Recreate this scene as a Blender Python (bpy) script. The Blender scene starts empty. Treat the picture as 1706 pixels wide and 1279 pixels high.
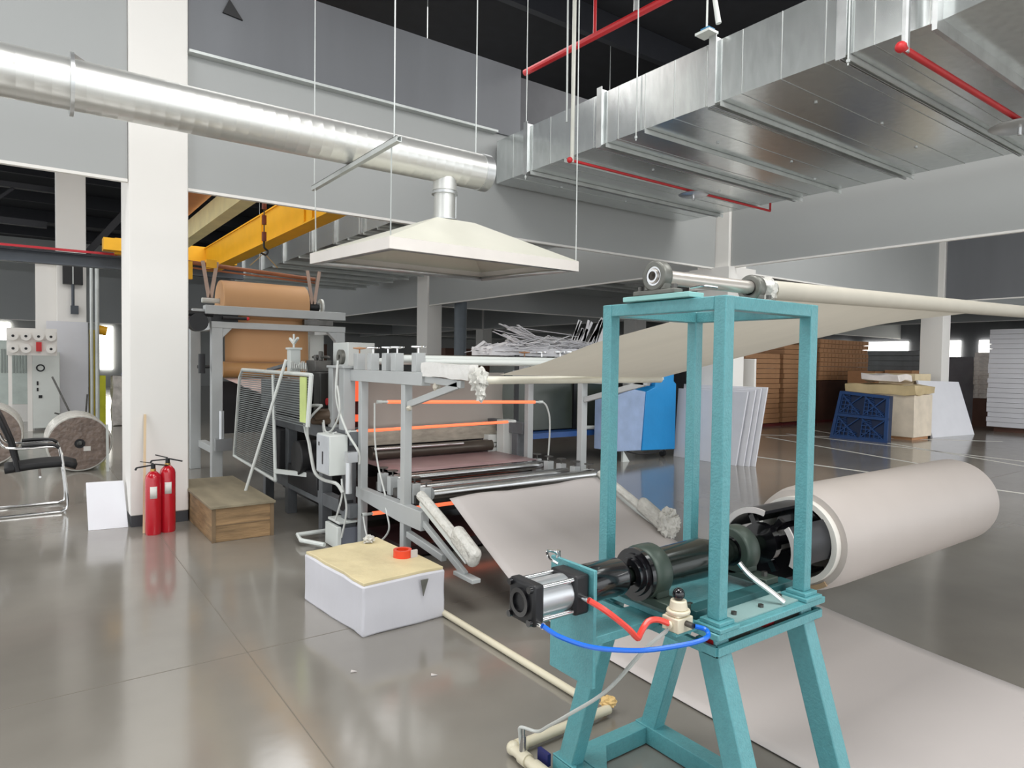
import bpy, bmesh, math, random
from mathutils import Vector, Matrix, noise
random.seed(7)
C = bpy.context.scene.collection
PI = math.pi

# ------------------------------------------------------------------ camera
def make_camera():
    p, y, r = math.radians(1.799), math.radians(53.915), math.radians(.7886)
    F = Vector((math.cos(y)*math.cos(p), math.sin(y)*math.cos(p), -math.sin(p)))
    r0 = Vector((math.sin(y), -math.cos(y), 0)); u0 = r0.cross(F)
    R = math.cos(r)*r0 + math.sin(r)*u0; U = R.cross(F)
    cd = bpy.data.cameras.new('camera'); co = bpy.data.objects.new('camera', cd); C.objects.link(co)
    m = Matrix((R, U, -F)).transposed().to_4x4(); m.translation = Vector((0, 0, 1.5)); co.matrix_world = m
    cd.sensor_width = 36; cd.lens = 1111.16/1706*36; cd.clip_start = .05; cd.clip_end = 200
    bpy.context.scene.camera = co
make_camera()
# ------------------------------------------------------------------ world, light, exposure
sc = bpy.context.scene
sc.view_settings.view_transform = 'Standard'; sc.view_settings.look = 'None'
sc.view_settings.gamma = 1; sc.view_settings.use_curve_mapping = False
sc.view_settings.exposure = 0.3
w = bpy.data.worlds.new('daylight'); sc.world = w; w.use_nodes = True
bg = w.node_tree.nodes['Background']; bg.inputs[0].default_value = (.93, .97, 1, 1); bg.inputs[1].default_value = 1.55
def lamp(x, y, z, sx, sy, e, rot=(0, 0, 0), col=(1, .995, .98)):
    l = bpy.data.lights.new('high_bay_light', 'AREA'); l.shape = 'RECTANGLE'; l.size = sx; l.size_y = sy; l.energy = e; l.color = col
    o = bpy.data.objects.new('high_bay_light', l); o.location = (x, y, z); o.rotation_euler = rot; C.objects.link(o)
for x, y, e in ((1.0, 1.2, 150), (-4, 4, 150), (2, -4, 170), (7, -1.0, 200), (14, -7, 420), (22, -8, 420), (-3.5, 10, 130), (3.5, 10.2, 230), (9.5, 4.4, 150), (-9, 14, 300)):
    lamp(x, y, 6.4, *((6.5, 6.5) if y > 7 else (4.5, 4.5) if x > 5 else (3, 3)), e*1.4)

# ------------------------------------------------------------------ materials
def lin(c):
    return tuple(((v/255)/12.92 if v <= 10.3 else ((v/255+.055)/1.055)**2.4) for v in c)
MC = {}
def mat(name, c, rough=.5, metal=0, var=.1, scale=4, bump=0, bscale=None, emit=0, alpha=1, trans=0, stretch=None, coat=0):
    if name in MC: return MC[name]
    m = bpy.data.materials.new(name); m.use_nodes = True; nt = m.node_tree; N = nt.nodes; L = nt.links
    b = N['Principled BSDF']; c = lin(c)
    tc = N.new('ShaderNodeTexCoord'); mp = N.new('ShaderNodeMapping'); L.new(tc.outputs['Object'], mp.inputs[0])
    if stretch: mp.inputs['Scale'].default_value = stretch
    nz = N.new('ShaderNodeTexNoise'); nz.inputs['Scale'].default_value = scale; nz.inputs['Detail'].default_value = 5
    L.new(mp.outputs[0], nz.inputs[0])
    cr = N.new('ShaderNodeValToRGB'); L.new(nz.outputs[0], cr.inputs[0])
    cr.color_ramp.elements[0].position = .3; cr.color_ramp.elements[1].position = .7
    cr.color_ramp.elements[0].color = (*[v*(1-var) for v in c], 1); cr.color_ramp.elements[1].color = (*[min(1, v*(1+var)) for v in c], 1)
    L.new(cr.outputs[0], b.inputs['Base Color'])
    b.inputs['Roughness'].default_value = rough; b.inputs['Metallic'].default_value = metal
    b.inputs['Coat Weight'].default_value = coat
    if trans: b.inputs['Transmission Weight'].default_value = trans
    if alpha < 1: b.inputs['Alpha'].default_value = alpha
    if emit:
        b.inputs['Emission Color'].default_value = (*c, 1); b.inputs['Emission Strength'].default_value = emit
    if bump:
        n2 = N.new('ShaderNodeTexNoise'); n2.inputs['Scale'].default_value = bscale or scale*4; n2.inputs['Detail'].default_value = 4
        L.new(mp.outputs[0], n2.inputs[0])
        bp = N.new('ShaderNodeBump'); bp.inputs['Strength'].default_value = bump; bp.inputs['Distance'].default_value = .02
        L.new(n2.outputs[0], bp.inputs['Height']); L.new(bp.outputs[0], b.inputs['Normal'])
    MC[name] = m; return m
white = mat('white wall paint', (236, 233, 228), .6, var=.02, scale=1)
beamp = mat('pale grey beam paint', (168, 170, 169), .6, var=.03, scale=.6)
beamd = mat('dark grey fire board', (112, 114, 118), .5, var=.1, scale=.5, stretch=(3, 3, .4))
roofm = mat('blackened roof', (24, 25, 30), .9, var=.2)
trussm = mat('dark roof steel', (34, 35, 41), .6)
galv = mat('galvanised sheet', (206, 208, 208), .34, .8, var=.14, scale=6, bump=.12, bscale=3)
galvs = mat('spangled galvanised sheet', (220, 224, 223), .21, .78, var=.09, scale=16, bump=.025, bscale=14, stretch=(1, 1, .35))
spir = mat('spiral duct metal', (222, 222, 218), .33, .72, var=.04, scale=3)
gsteel = mat('galvanised angle steel', (200, 204, 202), .45, .35, var=.1)
hoodm = mat('hood sheet steel', (222, 220, 206), .45, 0, var=.04, scale=2)
hoodi = mat('hood underside steel', (120, 118, 112), .5, .5, var=.15)
redp = mat('red pipe paint', (200, 40, 45), .4)
mgrey = mat('machine grey paint', (178, 181, 181), .42, var=.05, scale=3)
mgreyd = mat('grimy machine grey', (100, 103, 106), .55, var=.2, scale=6)
pale = mat('pale enamel', (214, 218, 214), .4, var=.03)
black = mat('black rubber', (20, 20, 23), .45, var=.2)
blackg = mat('glossy black paint', (18, 17, 20), .16, var=.2, coat=.5)
dkgreen = mat('dark green cast iron', (62, 74, 66), .4, .2, var=.15)
greyiron = mat('grey cast iron', (112, 112, 106), .4, .5, var=.2, scale=12)
chrome = mat('chrome', (225, 225, 225), .12, 1, var=.03)
steel = mat('bright roller steel', (205, 205, 205), .22, 1, var=.06)
dsteel = mat('worn steel', (95, 93, 90), .4, .8, var=.25, scale=10)
teal = mat('teal hammered paint', (90, 156, 162), .34, var=.07, scale=60, bump=.2, bscale=150, coat=.2)
kraft = mat('kraft paper', (199, 153, 108), .6, var=.03, scale=2)
paper = mat('white liner paper', (200, 193, 190), .55, var=.02, scale=1.2)
paperb = mat('cream web paper', (196, 190, 176), .55, var=.03, scale=1.5, stretch=(6, 1, 1))
coreb = mat('cardboard core', (178, 150, 118), .7)
orange = mat('glowing heater rod', (255, 118, 78), .4, emit=.85, var=.02)
orangeglow = mat('orange heater reflection', (245, 92, 52), .5, emit=.6, var=.05)  # emissive orange that paints the reflected heater light
wrap = mat('crinkled clear wrap', (205, 203, 196), .22, var=.12, scale=14, bump=.9, bscale=26)
wrapd = mat('brown roll under stretch wrap', (128, 112, 102), .22, var=.25, scale=12, bump=.7, bscale=18)
foam = mat('white foam', (224, 224, 229), .6, var=.02)
cream = mat('yellowed board', (214, 199, 158), .5, var=.09, scale=5, bump=.6, bscale=7)
wood = mat('weathered plywood', (146, 118, 84), .65, var=.34, scale=3, stretch=(1.2, 1.2, 9), bump=.25)
woodt = mat('grey plywood lid', (134, 124, 102), .6, var=.26, scale=2.2, stretch=(3, .8, 3))
yellow = mat('crane yellow', (240, 178, 30), .45, var=.05)
brown = mat('brown box board', (190, 142, 102), .55, var=.06, scale=6)
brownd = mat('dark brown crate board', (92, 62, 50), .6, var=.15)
def translucent(m, k):
    nt = m.node_tree; N = nt.nodes; L = nt.links; b = N['Principled BSDF']; o = N['Material Output']
    t = N.new('ShaderNodeBsdfTranslucent'); x = N.new('ShaderNodeMixShader'); x.inputs[0].default_value = k
    for l in list(b.inputs['Base Color'].links): L.new(l.from_socket, t.inputs[0])
    L.new(b.outputs[0], x.inputs[1]); L.new(t.outputs[0], x.inputs[2]); L.new(x.outputs[0], o.inputs[0])
webm = mat('cream web sheet', (214, 208, 194), .55, var=.03, scale=1.5, stretch=(6, 1, 1)); translucent(webm, .25)
bluep = mat('blue plastic sheet', (30, 146, 214), .35, var=.05, scale=2, bump=.25, bscale=5)
blueh = mat('pale blue plastic sheet', (160, 180, 214), .3, var=.1, scale=5, bump=.3, bscale=8)
navy = mat('navy pallet plastic', (26, 62, 112), .45, var=.1)
fire = mat('extinguisher red', (186, 22, 38), .22, var=.03, coat=.3)
ivory = mat('ivory plastic', (222, 212, 188), .4, var=.03)
redh = mat('red air hose', (232, 74, 62), .25, emit=0, var=.03)
blueh2 = mat('blue air hose', (22, 104, 214), .2, var=.03)
clearh = mat('milky hose', (198, 200, 196), .3, var=.03)
alu = mat('brushed aluminium', (212, 214, 216), .32, .85, var=.03)
olive = mat('dark smoked panel', (66, 72, 64), .2, var=.25, scale=1.2)
dgrey = mat('dark grey steel', (74, 80, 88), .5, var=.1)
screenm = mat('floor skirting black', (62, 64, 68), .5)
daylight = mat('bright daylight glass', (255, 252, 244), .4, emit=5.5, var=.01)
silver = mat('silver wrapped goods', (196, 190, 184), .3, .4, var=.2, scale=9, bump=.6, bscale=14)
tape = mat('white floor tape', (210, 208, 202), .5, var=.06)
labelm = mat('white label', (225, 222, 216), .5)
ymark = mat('yellow green label', (206, 222, 140), .5)

# ------------------------------------------------------------------ mesh builder
ORG = {}
class G:
    def __init__(s): s.b = bmesh.new()
    def hexa(s, p):
        v = [s.b.verts.new(q) for q in p]
        for f in ((3, 2, 1, 0), (4, 5, 6, 7), (0, 1, 5, 4), (1, 2, 6, 5), (2, 3, 7, 6), (3, 0, 4, 7)): s.b.faces.new([v[i] for i in f])
        return s
    def box(s, x0, x1, y0, y1, z0, z1):
        return s.hexa([(x0, y0, z0), (x1, y0, z0), (x1, y1, z0), (x0, y1, z0), (x0, y0, z1), (x1, y0, z1), (x1, y1, z1), (x0, y1, z1)])
    def bar(s, p, q, w, h=None, up=(0, 0, 1)):
        p = Vector(p); q = Vector(q); h = h or w; d = (q-p).normalized(); up = Vector(up)
        if abs(d.dot(up)) > .98: up = Vector((0, 1, 0))
        a = d.cross(up).normalized()*w/2; c = a.cross(d).normalized()*h/2
        return s.hexa([p-a-c, p+a-c, q+a-c, q-a-c, p-a+c, p+a+c, q+a+c, q-a+c])
    def prism(s, pts, vec):
        vec = Vector(vec); n = len(pts)
        a = [s.b.verts.new(q) for q in pts]; c = [s.b.verts.new(Vector(q)+vec) for q in pts]
        s.b.faces.new(a[::-1]); s.b.faces.new(c)
        for i in range(n): s.b.faces.new((a[i], a[(i+1) % n], c[(i+1) % n], c[i]))
        return s
    def frame(s, d):
        d = Vector(d).normalized(); t = Vector((0, 0, 1)) if abs(d.z) < .9 else Vector((1, 0, 0))
        a = d.cross(t).normalized(); return a, d.cross(a)
    def lathe(s, p, d, prof, n=24, a0=0, a1=2*PI, ref=None):
        """prof: (distance along d, radius)"""
        p = Vector(p); d = Vector(d).normalized(); a, c = s.frame(d)
        full = abs(a1-a0-2*PI) < 1e-6; rows = []
        for t, r in prof:
            if r < 1e-6: rows.append([s.b.verts.new(p+d*t)]); continue
            rows.append([s.b.verts.new(p+d*t+(a*math.cos(a0+(a1-a0)*k/n)+c*math.sin(a0+(a1-a0)*k/n))*r) for k in range(n if full else n+1)])
        for A, B in zip(rows, rows[1:]):
            m = max(len(A), len(B))
            for k in range(m if full else m-1):
                k2 = (k+1) % m
                f = [A[k % len(A)], A[k2 % len(A)], B[k2 % len(B)], B[k % len(B)]]
                g = []
                for v in f:
                    if v not in g: g.append(v)
                if len(g) > 2: s.b.faces.new(g)
        return s
    def cyl(s, p, q, r, r2=None, n=20):
        d = Vector(q)-Vector(p); r2 = r if r2 is None else r2
        return s.lathe(p, d, [(0, 0), (0, r), (d.length, r2), (d.length, 0)], n)
    def ring(s, p, q, ri, ro, n=28, a0=0, a1=2*PI):
        d = Vector(q)-Vector(p); l = d.length
        s.lathe(p, d, [(0, ri), (0, ro), (l, ro), (l, ri), (0, ri)], n, a0, a1)
        if a1-a0 < 2*PI-1e-6:
            a, c = s.frame(d); d.normalize()
            for t in (a0, a1):
                e = a*math.cos(t)+c*math.sin(t); P = Vector(p)
                s.b.faces.new([s.b.verts.new(P+e*ri), s.b.verts.new(P+e*ro), s.b.verts.new(P+d*l+e*ro), s.b.verts.new(P+d*l+e*ri)])
        return s
    def tube(s, pts, r, n=8, smooth=6):
        P = [Vector(q) for q in pts]
        if smooth > 1 and len(P) > 2:
            Q = []
            for i in range(len(P)-1):
                p0 = P[max(i-1, 0)]; p1 = P[i]; p2 = P[i+1]; p3 = P[min(i+2, len(P)-1)]
                for k in range(smooth):
                    t = k/smooth
                    Q.append(.5*((2*p1)+(p2-p0)*t+(2*p0-5*p1+4*p2-p3)*t*t+(3*p1-p0-3*p2+p3)*t**3))
            Q.append(P[-1]); P = Q
        rows = []; a = None
        for i, q in enumerate(P):
            d = (P[min(i+1, len(P)-1)]-P[max(i-1, 0)]).normalized()
            if a is None: a, _ = s.frame(d)
            a = (a-d*a.dot(d)).normalized(); c = d.cross(a)
            rows.append([s.b.verts.new(q+(a*math.cos(2*PI*k/n)+c*math.sin(2*PI*k/n))*r) for k in range(n)])
        for A, B in zip(rows, rows[1:]):
            for k in range(n): s.b.faces.new((A[k], A[(k+1) % n], B[(k+1) % n], B[k]))
        s.b.faces.new(rows[0][::-1]); s.b.faces.new(rows[-1]); return s
    def ball(s, c, r, sub=2, sc=(1, 1, 1), amp=0, f=6):
        m = bmesh.ops.create_icosphere(s.b, subdivisions=sub, radius=1)
        for v in m['verts']:
            k = 1+amp*noise.noise(v.co*f+Vector(c)) if amp else 1
            v.co = Vector((v.co.x*sc[0], v.co.y*sc[1], v.co.z*sc[2]))*r*k+Vector(c)
        return s
    def grid(s, fn, nu, nv):
        V = [[s.b.verts.new(fn(i/nu, j/nv)) for j in range(nv+1)] for i in range(nu+1)]
        for i in range(nu):
            for j in range(nv): s.b.faces.new((V[i][j], V[i+1][j], V[i+1][j+1], V[i][j+1]))
        return s
    def crumple(s, amp, f):
        bmesh.ops.subdivide_edges(s.b, edges=s.b.edges[:], cuts=5, use_grid_fill=True)
        for v in s.b.verts: v.co += noise.noise_vector(v.co*f)*amp
        return s
    def build(s, name, m, parent=None, bevel=0, thick=0, smooth=35):
        bmesh.ops.recalc_face_normals(s.b, faces=s.b.faces[:])
        if parent is None:
            xs = [v.co for v in s.b.verts]
            lo = Vector([min(v[i] for v in xs) for i in range(3)]); hi = Vector([max(v[i] for v in xs) for i in range(3)])
            o = Vector(((lo.x+hi.x)/2, (lo.y+hi.y)/2, lo.z))
        else: o = ORG[parent.name]
        bmesh.ops.translate(s.b, verts=s.b.verts[:], vec=-o)
        me = bpy.data.meshes.new(name); s.b.to_mesh(me); s.b.free()
        me.polygons.foreach_set('use_smooth', [smooth > 0]*len(me.polygons))
        if smooth: me.set_sharp_from_angle(angle=math.radians(smooth))
        me.materials.append(m); ob = bpy.data.objects.new(name, me); C.objects.link(ob)
        if parent is None: ob.location = o
        else: ob.parent = parent
        ORG[ob.name] = o
        if thick:
            md = ob.modifiers.new('thickness', 'SOLIDIFY'); md.thickness = thick; md.offset = 0
        if bevel:
            md = ob.modifiers.new('bevel', 'BEVEL'); md.width = bevel; md.segments = 2; md.limit_method = 'ANGLE'
        return ob
def thing(name, label, cat, loc, group=None):
    o = bpy.data.objects.new(name, None); C.objects.link(o); o.location = loc; o.empty_display_size = .1
    o['label'] = label; o['category'] = cat
    if group: o['group'] = group
    ORG[o.name] = Vector(loc); return o
def tag(o, label, cat, group=None, kind=None):
    o['label'] = label; o['category'] = cat
    if group: o['group'] = group
    if kind: o['kind'] = kind
    return o
def struct(name, g, m, **k):
    o = g.build(name, m, **k); o['kind'] = 'structure'; return o
def copy_tree(o, off, label=None, parent=None):
    c = o.copy(); C.objects.link(c)
    if parent is None:
        c.location = o.location+Vector(off)
        if label: c['label'] = label
    else: c.parent = parent
    for ch in list(o.children): copy_tree(ch, off, None, c)
    return c
#SECTION
# ------------------------------------------------------------------ the setting
def floor_mat():
    m = bpy.data.materials.new('polished concrete floor'); m.use_nodes = True; nt = m.node_tree; N = nt.nodes; L = nt.links
    b = N['Principled BSDF']; tc = N.new('ShaderNodeTexCoord')
    n1 = N.new('ShaderNodeTexNoise'); n1.inputs['Scale'].default_value = .7; n1.inputs['Detail'].default_value = 8
    n2 = N.new('ShaderNodeTexNoise'); n2.inputs['Scale'].default_value = 6; n2.inputs['Detail'].default_value = 6
    L.new(tc.outputs['Object'], n1.inputs[0]); L.new(tc.outputs['Object'], n2.inputs[0])
    r = N.new('ShaderNodeValToRGB'); L.new(n1.outputs[0], r.inputs[0])
    r.color_ramp.elements[0].position = .3; r.color_ramp.elements[1].position = .72
    r.color_ramp.elements[0].color = (*lin((120, 116, 109)), 1); r.color_ramp.elements[1].color = (*lin((146, 141, 132)), 1)
    L.new(r.outputs[0], b.inputs['Base Color'])
    mr = N.new('ShaderNodeMapRange'); mr.inputs[3].default_value = .08; mr.inputs[4].default_value = .19
    L.new(n2.outputs[0], mr.inputs[0]); L.new(mr.outputs[0], b.inputs['Roughness'])
    bp = N.new('ShaderNodeBump'); bp.inputs['Strength'].default_value = .06; bp.inputs['Distance'].default_value = .01
    L.new(n2.outputs[0], bp.inputs['Height']); L.new(bp.outputs[0], b.inputs['Normal'])
    b.inputs['Specular IOR Level'].default_value = .7; b.inputs['IOR'].default_value = 1.95
    return m
struct('floor', G().box(-14, 40, -10, 42, -.2, 0), floor_mat())
struct('ceiling', G().box(-14, 40, -10, 42, 7.2, 7.4), roofm)
struct('wall_back', G().box(-14, 40, 40, 40.3, 0, 7.2), beamp)
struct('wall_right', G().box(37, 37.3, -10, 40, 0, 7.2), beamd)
# windows far away, bright with daylight
n = 0
for (y0, y1) in ((18.9, 20.5), (15.9, 18.2), (13.5, 15.1), (10.8, 12.7), (21.5, 24), (25, 28)):
    n += 1; o = struct('window_%d' % n, G().box(36.9, 36.99, y0, y1, 1.95, 2.9), daylight)
for (x0, x1, z0, z1) in ((-1.9, -.6, 1.2, 3.1), (-4.2, -2.6, 1.2, 3.1), (3.05, 3.62, .9, 3.1)):
    n += 1; struct('window_%d' % n, G().box(x0, x1, 39.9, 39.99, z0, z1), daylight)
# expansion joints and taped floor lines
k = 0
for g in (G().box(-14, 12, 3.512, 3.516, 0, .0008), G().box(.904, .908, -10, 30, 0, .0008)):
    k += 1; struct('trim_%d' % k, g, mat('joint filler', (112, 106, 96), .6))
for g in (G().bar((9.8, 7.2, .001), (9.78, 1, .001), .07, .002), G().bar((13.75, 8.4, .001), (13.2, 3.5, .001), .07, .002), G().bar((12.75, 8.25, .001), (11.2, 4.2, .001), .07, .002),
          G().bar((15.3, 8.9, .001), (12.5, 3.5, .001), .07, .002), G().bar((11.0, 1, .001), (18, 1.1, .001), .07, .002), G().bar((12.2, 9.4, .001), (16.5, 5.2, .001), .07, .002)):
    k += 1; struct('trim_%d' % k, g, tape)
# columns
def column(x0, x1, y0, y1, z1=7.2):
    struct('column', G().box(x0, x1, y0, y1, .1, z1), white, bevel=.01)
    k2 = struct('baseboard_column', G().box(x0+.006, x1-.006, y0+.006, y1-.006, 0, .1), screenm)
column(.734, 1.206, 6.7, 7.3)
column(8.9, 9.36, 6.5, 7.1, 5.12)
column(17.1, 17.52, 6.62, 7.1)
column(8.9, 9.36, 16.2, 16.8)
column(17.1, 17.6, 16.2, 16.8); column(17.1, 17.6, 25.8, 26.4)
column(8.9, 9.36, 25.8, 26.4); column(24.9, 25.4, 6.5, 7.1); column(24.9, 25.4, 16.2, 16.8)
column(.536, 1.07, 17.2, 17.8)
struct('column', G().box(.17, .54, 17.3, 17.7, 0, 3.5), white)
struct('ceiling_beam', G().box(-.6, .6, 17.15, 17.75, 3.5, 3.62), white)
# column head collar seen above the top roller
struct('trim_20', G().box(8.8, 9.5, 6.42, 7.18, 2.72, 3.05), white)
# beams: lower pale band, upper darker fire board
def beam(name, x0, x1, y0, y1, z0=3.05, z1=5.12, m=beamp):
    if x1-x0 > y1-y0: y1 = y0+.04
    else: x1 = x0+.04
    o = struct(name, G().box(x0, x1, y0, y1, z0, z1), m)
    if z0 < 3.1: struct('trim_%d' % (40+len([o for o in C.objects if o.name.startswith('trim_')])), G().box(x0-(x1-x0 < 1)*.006, x1+(x1-x0 < 1)*.006, y0-(y1-y0 < 1)*.006, y1+(y1-y0 < 1)*.006, z0-.014, z0+.012), white)
    return o
beam('ceiling_beam', -14, .73, 6.75, 7.15, z1=7.15)
beam('ceiling_beam', 1.21, 8.89, 6.75, 7.15, z1=4.28)
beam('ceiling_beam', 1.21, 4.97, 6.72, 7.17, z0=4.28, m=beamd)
beam('ceiling_beam', 4.97, 8.89, 6.9, 7.17, z0=4.28, m=mat('recess shaded board', (78, 78, 82), .5))  # set back part, the recess shadow is put into its colour
beam('ceiling_beam', 8.95, 9.3, -10, 6.49, m=beamp); beam('ceiling_beam', 8.95, 9.3, 7.11, 16.19); beam('ceiling_beam', 8.95, 9.3, 16.81, 40)
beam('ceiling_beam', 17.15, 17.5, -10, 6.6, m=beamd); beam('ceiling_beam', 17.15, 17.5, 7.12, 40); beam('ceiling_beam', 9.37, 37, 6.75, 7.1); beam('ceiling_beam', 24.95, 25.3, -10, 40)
beam('ceiling_beam', -14, 37, 35.4, 35.8); beam('ceiling_beam', 9.4, 37, 25.9, 26.2); beam('ceiling_beam', 9.4, 37, 16.3, 16.6)
# thin ledge with conduit on the near beam
struct('trim_21', G().box(1.21, 4.6, 6.66, 6.76, 4.265, 4.29), gsteel)
# roof steel
g = G()
for y in range(-8, 40, 4): g.box(-14, 37, y, y+.12, 6.75, 7.19)
struct('ceiling_joists', g, trussm)
for z, x0 in ((5.2, -14),):
    struct('ceiling_truss', G().box(-14, .9, 18.4, 18.55, 5.2, 5.32).bar((-14, 18.4, 4.6), (.4, 18.4, 4.45), .14).bar((-.9, 18.5, 4.5), (-.2, 18.5, 5.2), .06).bar((-2, 18.5, 5.2), (-1.2, 18.5, 4.5), .06).bar((1.1, 17.9, 3.8), (2.2, 17.9, 5.3), .14), trussm)
# ------------------------------------------------------------------ teal unwinding stand
T = thing('unwinding_stand', 'teal hammered steel unwinding stand with A-frame legs and pneumatic cylinder', 'machine stand', (1.785, 1.38, 0))
g = G()
for x in (1.575, 2.005): g.box(x-.035, x+.035, .93, 1.83, .005, .075)
for y in (.95, 1.8): g.box(1.61, 1.97, y-.03, y+.03, .005, .07)
g.prism([(1.54, 1.83, .078), (1.66, 1.83, .078), (1.54, 1.70, .078)], (0, 0, .006)).prism([(1.61, 1.77, .076), (1.75, 1.77, .076), (1.61, 1.62, .076)], (0, 0, .004))
g.build('base_frame', teal, T, bevel=.004)
for x in (1.575, 2.005):
    for y0, y1 in ((1.575, 1.775), (1.18, .97)):
        G().bar((x, y0, .735), (x, y1, .06), .07, .06, up=(1, 0, 0)).build('leg', teal, T, bevel=.004)
g = G()
for y in (1.125, 1.635): g.box(1.53, 2.06, y-.006, y+.006, .70, .725).box(1.53, 2.06, min(y, y+(.05 if y < 1.4 else -.05)), max(y, y+(.05 if y < 1.4 else -.05)), .695, .705)
for x in (1.53, 2.06): g.box(x-.006, x+.006, 1.125, 1.635, .70, .725).box(min(x, x+(.05 if x < 1.8 else -.05)), max(x, x+(.05 if x < 1.8 else -.05)), 1.125, 1.635, .695, .705)
g.build('lower_frame', teal, T)
for x, y in ((1.60, 1.165), (1.86, 1.165), (1.60, 1.59), (1.86, 1.59)):
    lc = G().box(x-.02, x+.12, y-.016, y+.016, .71, .74).build('load_cell', greyiron, T, bevel=.003)
    G().cyl((x-.055, y, .725), (x-.02, y, .725), .017).build('cable_gland', redp, lc)
P_ = G().box(1.52, 2.07, 1.115, 1.645, .745, .765).build('platform_plate', teal, T, bevel=.003)
g = G()
for x, y in ((1.63, 1.30), (1.68, 1.18), (1.80, 1.17), (1.86, 1.27), (1.93, 1.19), (1.95, 1.29), (1.72, 1.28)): g.cyl((x, y, .765), (x, y, .778), .009, n=6).cyl((x, y, .765), (x, y, .768), .014, n=12)
g.build('bolt_heads', dsteel, P_)
G().box(1.62, 1.98, 1.14, 1.29, .7655, .7695).build('cover_plate', mat('pale teal plate', (140, 170, 168), .45), P_)
for x in (1.57, 2.0):
    for y in (1.157, 1.6):
        po = G().box(x-.02, x+.02, y-.02, y+.02, .79, 1.695).build('post', teal, T, bevel=.003)
        G().box(x-.045, x+.045, y-.045, y+.045, .766, .778).box(x-.034, x+.034, y-.034, y+.034, .778, .79).build('foot_plate', teal, po, bevel=.002)
g = G()
for y in (1.157, 1.6): g.box(1.59, 1.98, y-.0198, y+.0198, 1.656, 1.6948)
for x in (1.57, 2.0): g.box(x-.0198, x+.0198, 1.177, 1.58, 1.656, 1.6948)
g.build('top_frame', teal, T, bevel=.003)
# bearing carrier bars across the top, pillow blocks and pipe shaft
for x in (1.565, 2.0):
    G().box(x-.035, x+.035, 1.25, 1.51, 1.697, 1.712).build('bearing_plate', mat('pale teal bar', (150, 204, 200), .4), T, bevel=.002)
def pillow(x, y, z, r, base, name, m, dark, flip=1):
    h = z-base; w = r*.42
    g = G().lathe((x-w, y, z), (1, 0, 0), [(0, r*.62), (0, r*.93), (w*.3, r), (w*1.7, r), (2*w, r*.93), (2*w, r*.62), (0, r*.62)], 32)
    g.prism([(x-w*.75, y-r*.86, base+h*.25), (x-w*.75, y-r*.86, z), (x-w*.75, y-r*.7, z), (x-w*.75, y-r*.45, z-r*.76), (x-w*.75, y+r*.45, z-r*.76), (x-w*.75, y+r*.7, z), (x-w*.75, y+r*.86, z), (x-w*.75, y+r*.86, base+h*.25)][::1], (w*1.5, 0, 0))
    g.box(x-w, x+w, y-r*1.75, y+r*1.75, base, base+h*.26)
    p = g.build(name, m, T, bevel=.003)
    G().ring((x-w*.9, y, z), (x+w*.9, y, z), r*.4, r*.63).lathe((x-w*1.25, y, z), (1, 0, 0), [(0, r*.3), (0, r*.42), (w*.35, r*.42), (w*.35, r*.5), (w*.6, r*.5), (w*.6, r*.3), (0, r*.3)], 24).build('bearing_insert', dark, p)
    g = G()
    for s in (-1, 1): g.cyl((x, y+s*r*1.4, base+h*.26), (x, y+s*r*1.4, base+h*.26+.014), .010, n=6)
    g.build('mounting_bolts', dsteel, p)
    return p
pillow(1.55, 1.385, 1.768, .047, 1.712, 'pillow_block', greyiron, steel)
pillow(2.03, 1.385, 1.768, .047, 1.712, 'pillow_block', greyiron, dsteel)
G().ring((1.53, 1.385, 1.768), (2.14, 1.385, 1.772), .014, .0225).build('top_shaft', mat('satin pipe', (206, 198, 190), .3, .6, var=.03), T)
G().tube([(1.60, 1.30, 1.73), (1.62, 1.27, 1.735), (1.66, 1.25, 1.732)], .004).build('grease_pipe', steel, T)
G().box(1.56, 2.06, 1.5, 1.56, .766, .79).box(1.56, 2.06, 1.22, 1.27, .766, .79).build('bearing_rail', mat('dark teal rail', (40, 84, 86), .4), T, bevel=.002)
pillow(1.52, 1.38, .873, .083, .79, 'pillow_block', dkgreen, blackg)
pillow(1.96, 1.38, .873, .083, .79, 'pillow_block', dkgreen, blackg)
G().lathe((1.40, 1.38, .873), (1, 0, 0), [(0, 0), (0, .022), (.06, .022), (.06, .03), (.085, .03), (.085, .05), (.10, .05), (.10, .034), (.17, .034), (.17, .06), (.36, .064), (.38, .064), (.41, .056), (.41, .04), (.64, .04), (.66, .03), (.90, .03), (.90, 0)], 36).build('spindle', mat('black green shaft', (26, 32, 28), .2, .3, coat=.3), T)
G().lathe((1.445, 1.38, .873), (1, 0, 0), [(0, .03), (0, .05), (.012, .052), (.012, .062), (.022, .064), (.022, .078), (.036, .078), (.036, .03)], 36).build('seal_flange', blackg, T)
# expanding chuck inside the roll end
ch = G().lathe((2.10, 1.38, .873), (1, 0, 0), [(0, 0), (0, .07), (.03, .07), (.03, .05), (.26, .05), (.26, .1), (.28, .1), (.28, 0)], 30).bar((2.13, 1.38, .87), (2.13, 1.44, .985), .02).bar((2.13, 1.38, .87), (2.13, 1.31, .965), .02).bar((2.13, 1.38, .87), (2.13, 1.33, .78), .02).build('expanding_chuck', blackg, T)
for a0, a1, x in ((200, 285, 2.08), (320, 20+360, 2.11), (70, 140, 2.12)):
    a0, a1 = math.radians(a0), math.radians(a1)
    s_ = G().ring((x, 1.38, .86), (x+.34, 1.38, .86), .128, .140, 20, a0, a1).build('chuck_segment', mat('dark chuck steel', (44, 44, 48), .35, .4), T)
    G().ring((x-.006, 1.38, .86), (x, 1.38, .86), .122, .142, 20, a0, a1).build('segment_rim', paper, s_)
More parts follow.
